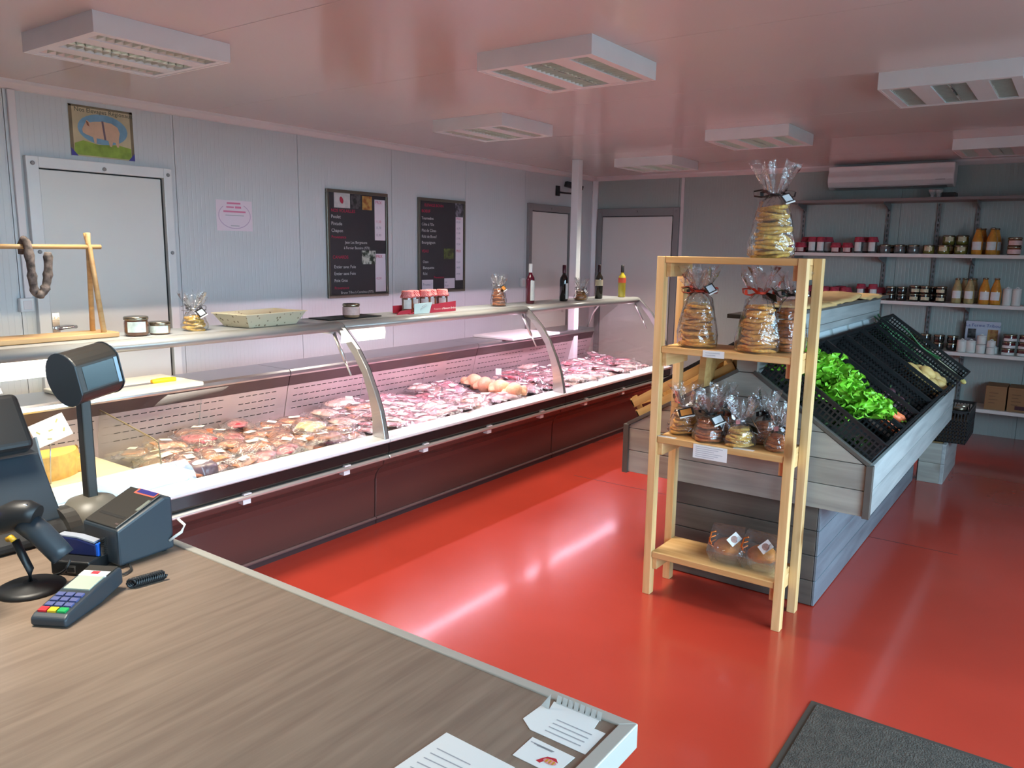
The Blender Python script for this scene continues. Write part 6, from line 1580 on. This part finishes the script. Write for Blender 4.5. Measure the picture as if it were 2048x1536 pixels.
# loose cables
def cable(label, pts, rad, mt):
    o = MB().tube(pts, rad, 6).build('cable', mt); tag(o, label, 'cable'); return o
def smooth(ctrl, n=10):
    out = []; C = [Vector(c) for c in ctrl]; C = [C[0]]+C+[C[-1]]
    for i in range(1, len(C)-2):
        for k in range(n):
            t = k/n; a, b, c, d = C[i-1], C[i], C[i+1], C[i+2]
            out.append(0.5*((2*b)+(-a+c)*t+(2*a-5*b+4*c-d)*t*t+(-a+3*b-3*c+d)*t**3))
    out.append(C[-2]); return out
def ck(px, py, h=0.005): q = kz(px, py, ZK+h); return (q.x, q.y, ZK+h)
cable('thin black cable looping between scanner foot and adapter box', smooth([ck(15, 1168), ck(70, 1160), ck(110, 1150), ck(130, 1140, 0.03), ck(140, 1120, 0.05)]), 0.003, M['black'])
cable('grey cable running out from under the receipt printer', smooth([ck(235, 1150), ck(250, 1147), ck(262, 1138), ck(258, 1128)]), 0.0028, M['anth'])
cable('black cable curving up beside the foot of the pole display', smooth([ck(128, 1060), ck(136, 1010, 0.06), ck(150, 1005, 0.07), ck(160, 1040, 0.03), ck(162, 1060)]), 0.003, M['black'])
cable('pale cable hanging between till stand and pole display', smooth([ck(120, 1075), ck(132, 1040, 0.03), ck(138, 1012, 0.05), ck(150, 1025, 0.04)]), 0.0025, M['kraft'])
cable('short white plug lead in front of the adapter box', smooth([ck(188, 1142), ck(196, 1150), ck(206, 1146), ck(214, 1152)]), 0.004, M['paper'])
# beige box at the end of the till counter
o = MB().box(-2.06, -1.828, 0.41, 0.643, ZK+0.001, ZK+0.235).build('beige_box', mat('beige_carton', S(206, 194, 172), 0.6, var=0.04), bevel=0.004); tag(o, 'plain beige box standing beside the barcode scanner', 'box')
# papers
def sheet(name, label, cat, px, h=0.0008, mt='paper', group=None):
    P = [kz(a, b) for a, b in px]; c = sum(P, Vector())/len(P)
    r = thing(name, label, cat, (c.x, c.y, ZK+0.0003), 0, group)
    MB().prism([(q.x, q.y) for q in P], 'z', ZK+0.0003, ZK+0.0003+h).build('sheet', M[mt], r)
    return r, P
r, P = sheet('paper_sheet', 'large white printed sheet lying on the till counter', 'paper', ((893, 1466), (1030, 1536), (900, 1640), (740, 1570)))
for k in range(7):
    a = P[0].lerp(P[3], 0.25+0.09*k); b = P[1].lerp(P[2], 0.25+0.09*k)
    q = a.lerp(b, 0.12); w = a.lerp(b, 0.6+0.08*(k % 3)); d = (b-a).normalized().cross(Vector((0, 0, 1)))*0.0012
    MB().add([q-d+Vector((0, 0, 0.0013)), w-d+Vector((0, 0, 0.0013)), w+d+Vector((0, 0, 0.0013)), q+d+Vector((0, 0, 0.0013))], [(3, 2, 1, 0)]).build('print_line', M['ink'], r)
r, P = sheet('torn_flyer', 'torn white flyer with notched edge at the counter corner', 'flyer', ((1060, 1460), (1046, 1438), (1082, 1412), (1098, 1420), (1108, 1404), (1200, 1440), (1188, 1458), (1211, 1468), (1170, 1510)))
for k in range(4):
    a = P[0].lerp(P[8], 0.2); b = P[0].lerp(P[8], 0.85); off = (P[7]-P[8])*(0.2+0.18*k)
    q, w = a+off, b+off; d = Vector((0, 0.0012, 0)); zz = Vector((0, 0, 0.0014))
    MB().add([q-d+zz, w-d+zz, w+d+zz, q+d+zz], [(0, 1, 2, 3)]).build('print_line', M['ink'], r)
m = MB()
fl = [kz(1082, 1412), kz(1098, 1420), kz(1108, 1404)]
m.add([fl[0]+Vector((0, 0, 0.001)), fl[1]+Vector((0, 0, 0.001)), Vector((fl[1].x, fl[1].y+0.006, ZK+0.028))], [(0, 1, 2), (2, 1, 0)]); m.build('raised_corner', M['paper'], r)
m = MB(); n = 8
for k in range(n):
    q = kz(1112+k*11.5, 1408+k*4.6); w = kz(1112+k*11.5+9, 1408+k*4.6+4)
    m.add([q+Vector((0, 0, 0.0015)), w+Vector((0, 0, 0.0015)), w+Vector((-0.004, 0.012, 0.010)), q+Vector((-0.004, 0.012, 0.010))], [(0, 1, 2, 3), (3, 2, 1, 0)])
m.build('fringe', M['paper'], r)
r, P = sheet('business_card', 'small white card with a red and yellow logo', 'card', ((1025, 1511), (1065, 1475), (1150, 1516), (1108, 1552)))
ctr = kz(1098, 1524); zz = ZK+0.0014
lg = [(-0.018, -0.010), (-0.010, -0.012), (-0.006, -0.002), (0.0, 0.006), (0.014, 0.004), (0.006, 0.012), (-0.008, 0.008), (-0.014, -0.002)]
MB().prism([(ctr.x+a, ctr.y+b) for a, b in lg], 'z', zz-0.0002, zz).build('logo_swoosh', mat('logo_red', S(196, 44, 58), 0.5), r)
MB().prism([(ctr.x+0.002+0.012*math.cos(a), ctr.y-0.001+0.006*math.sin(a)) for a in [PI*k/6 for k in range(12)]], 'z', zz, zz+0.0003).build('logo_body', mat('logo_pink', S(226, 150, 150), 0.5), r)
for k in range(3): MB().box(ctr.x-0.005+k*0.006, ctr.x-0.002+k*0.006, ctr.y-0.005, ctr.y+0.003, zz+0.0003, zz+0.0005).build('logo_stripe', mat('logo_yellow', S(206, 150, 40), 0.5), r)
for k in range(3):
    q = kz(1062+k*6, 1484+k*4); w = q+Vector((0.045-0.008*k, 0.0, 0)); d = Vector((0, 0.001, 0)); z3 = Vector((0, 0, 0.0013))
    MB().add([q-d+z3, w-d+z3, w+d+z3, q+d+z3], [(0, 1, 2, 3)]).build('print_line', M['ink'], r)
# small biscuit bags on the counter top shelf
bag('small biscuit bag on a dark plate beside the spotted basket', on_top(390, 660), 0.070, 0.085, 0.11, 0.185, 'bisc_y', 0.9, 'rib_s', None, 71, 0.015, 1, -0.4)
bag('biscuit bag standing between the carton of jars and the bottles', on_top(997, 612), 0.066, 0.135, 0.16, 0.235, 'bisc_d', 0.7, 'rib_s', None, 72, 0.015, 1, -0.4)
bag('small biscuit bag standing between the two dark wine bottles', on_top(1161, 600), 0.066, 0.075, 0.10, 0.185, 'bisc', 0.7, 'rib_s', None, 73, 0.015, 1, -0.4)
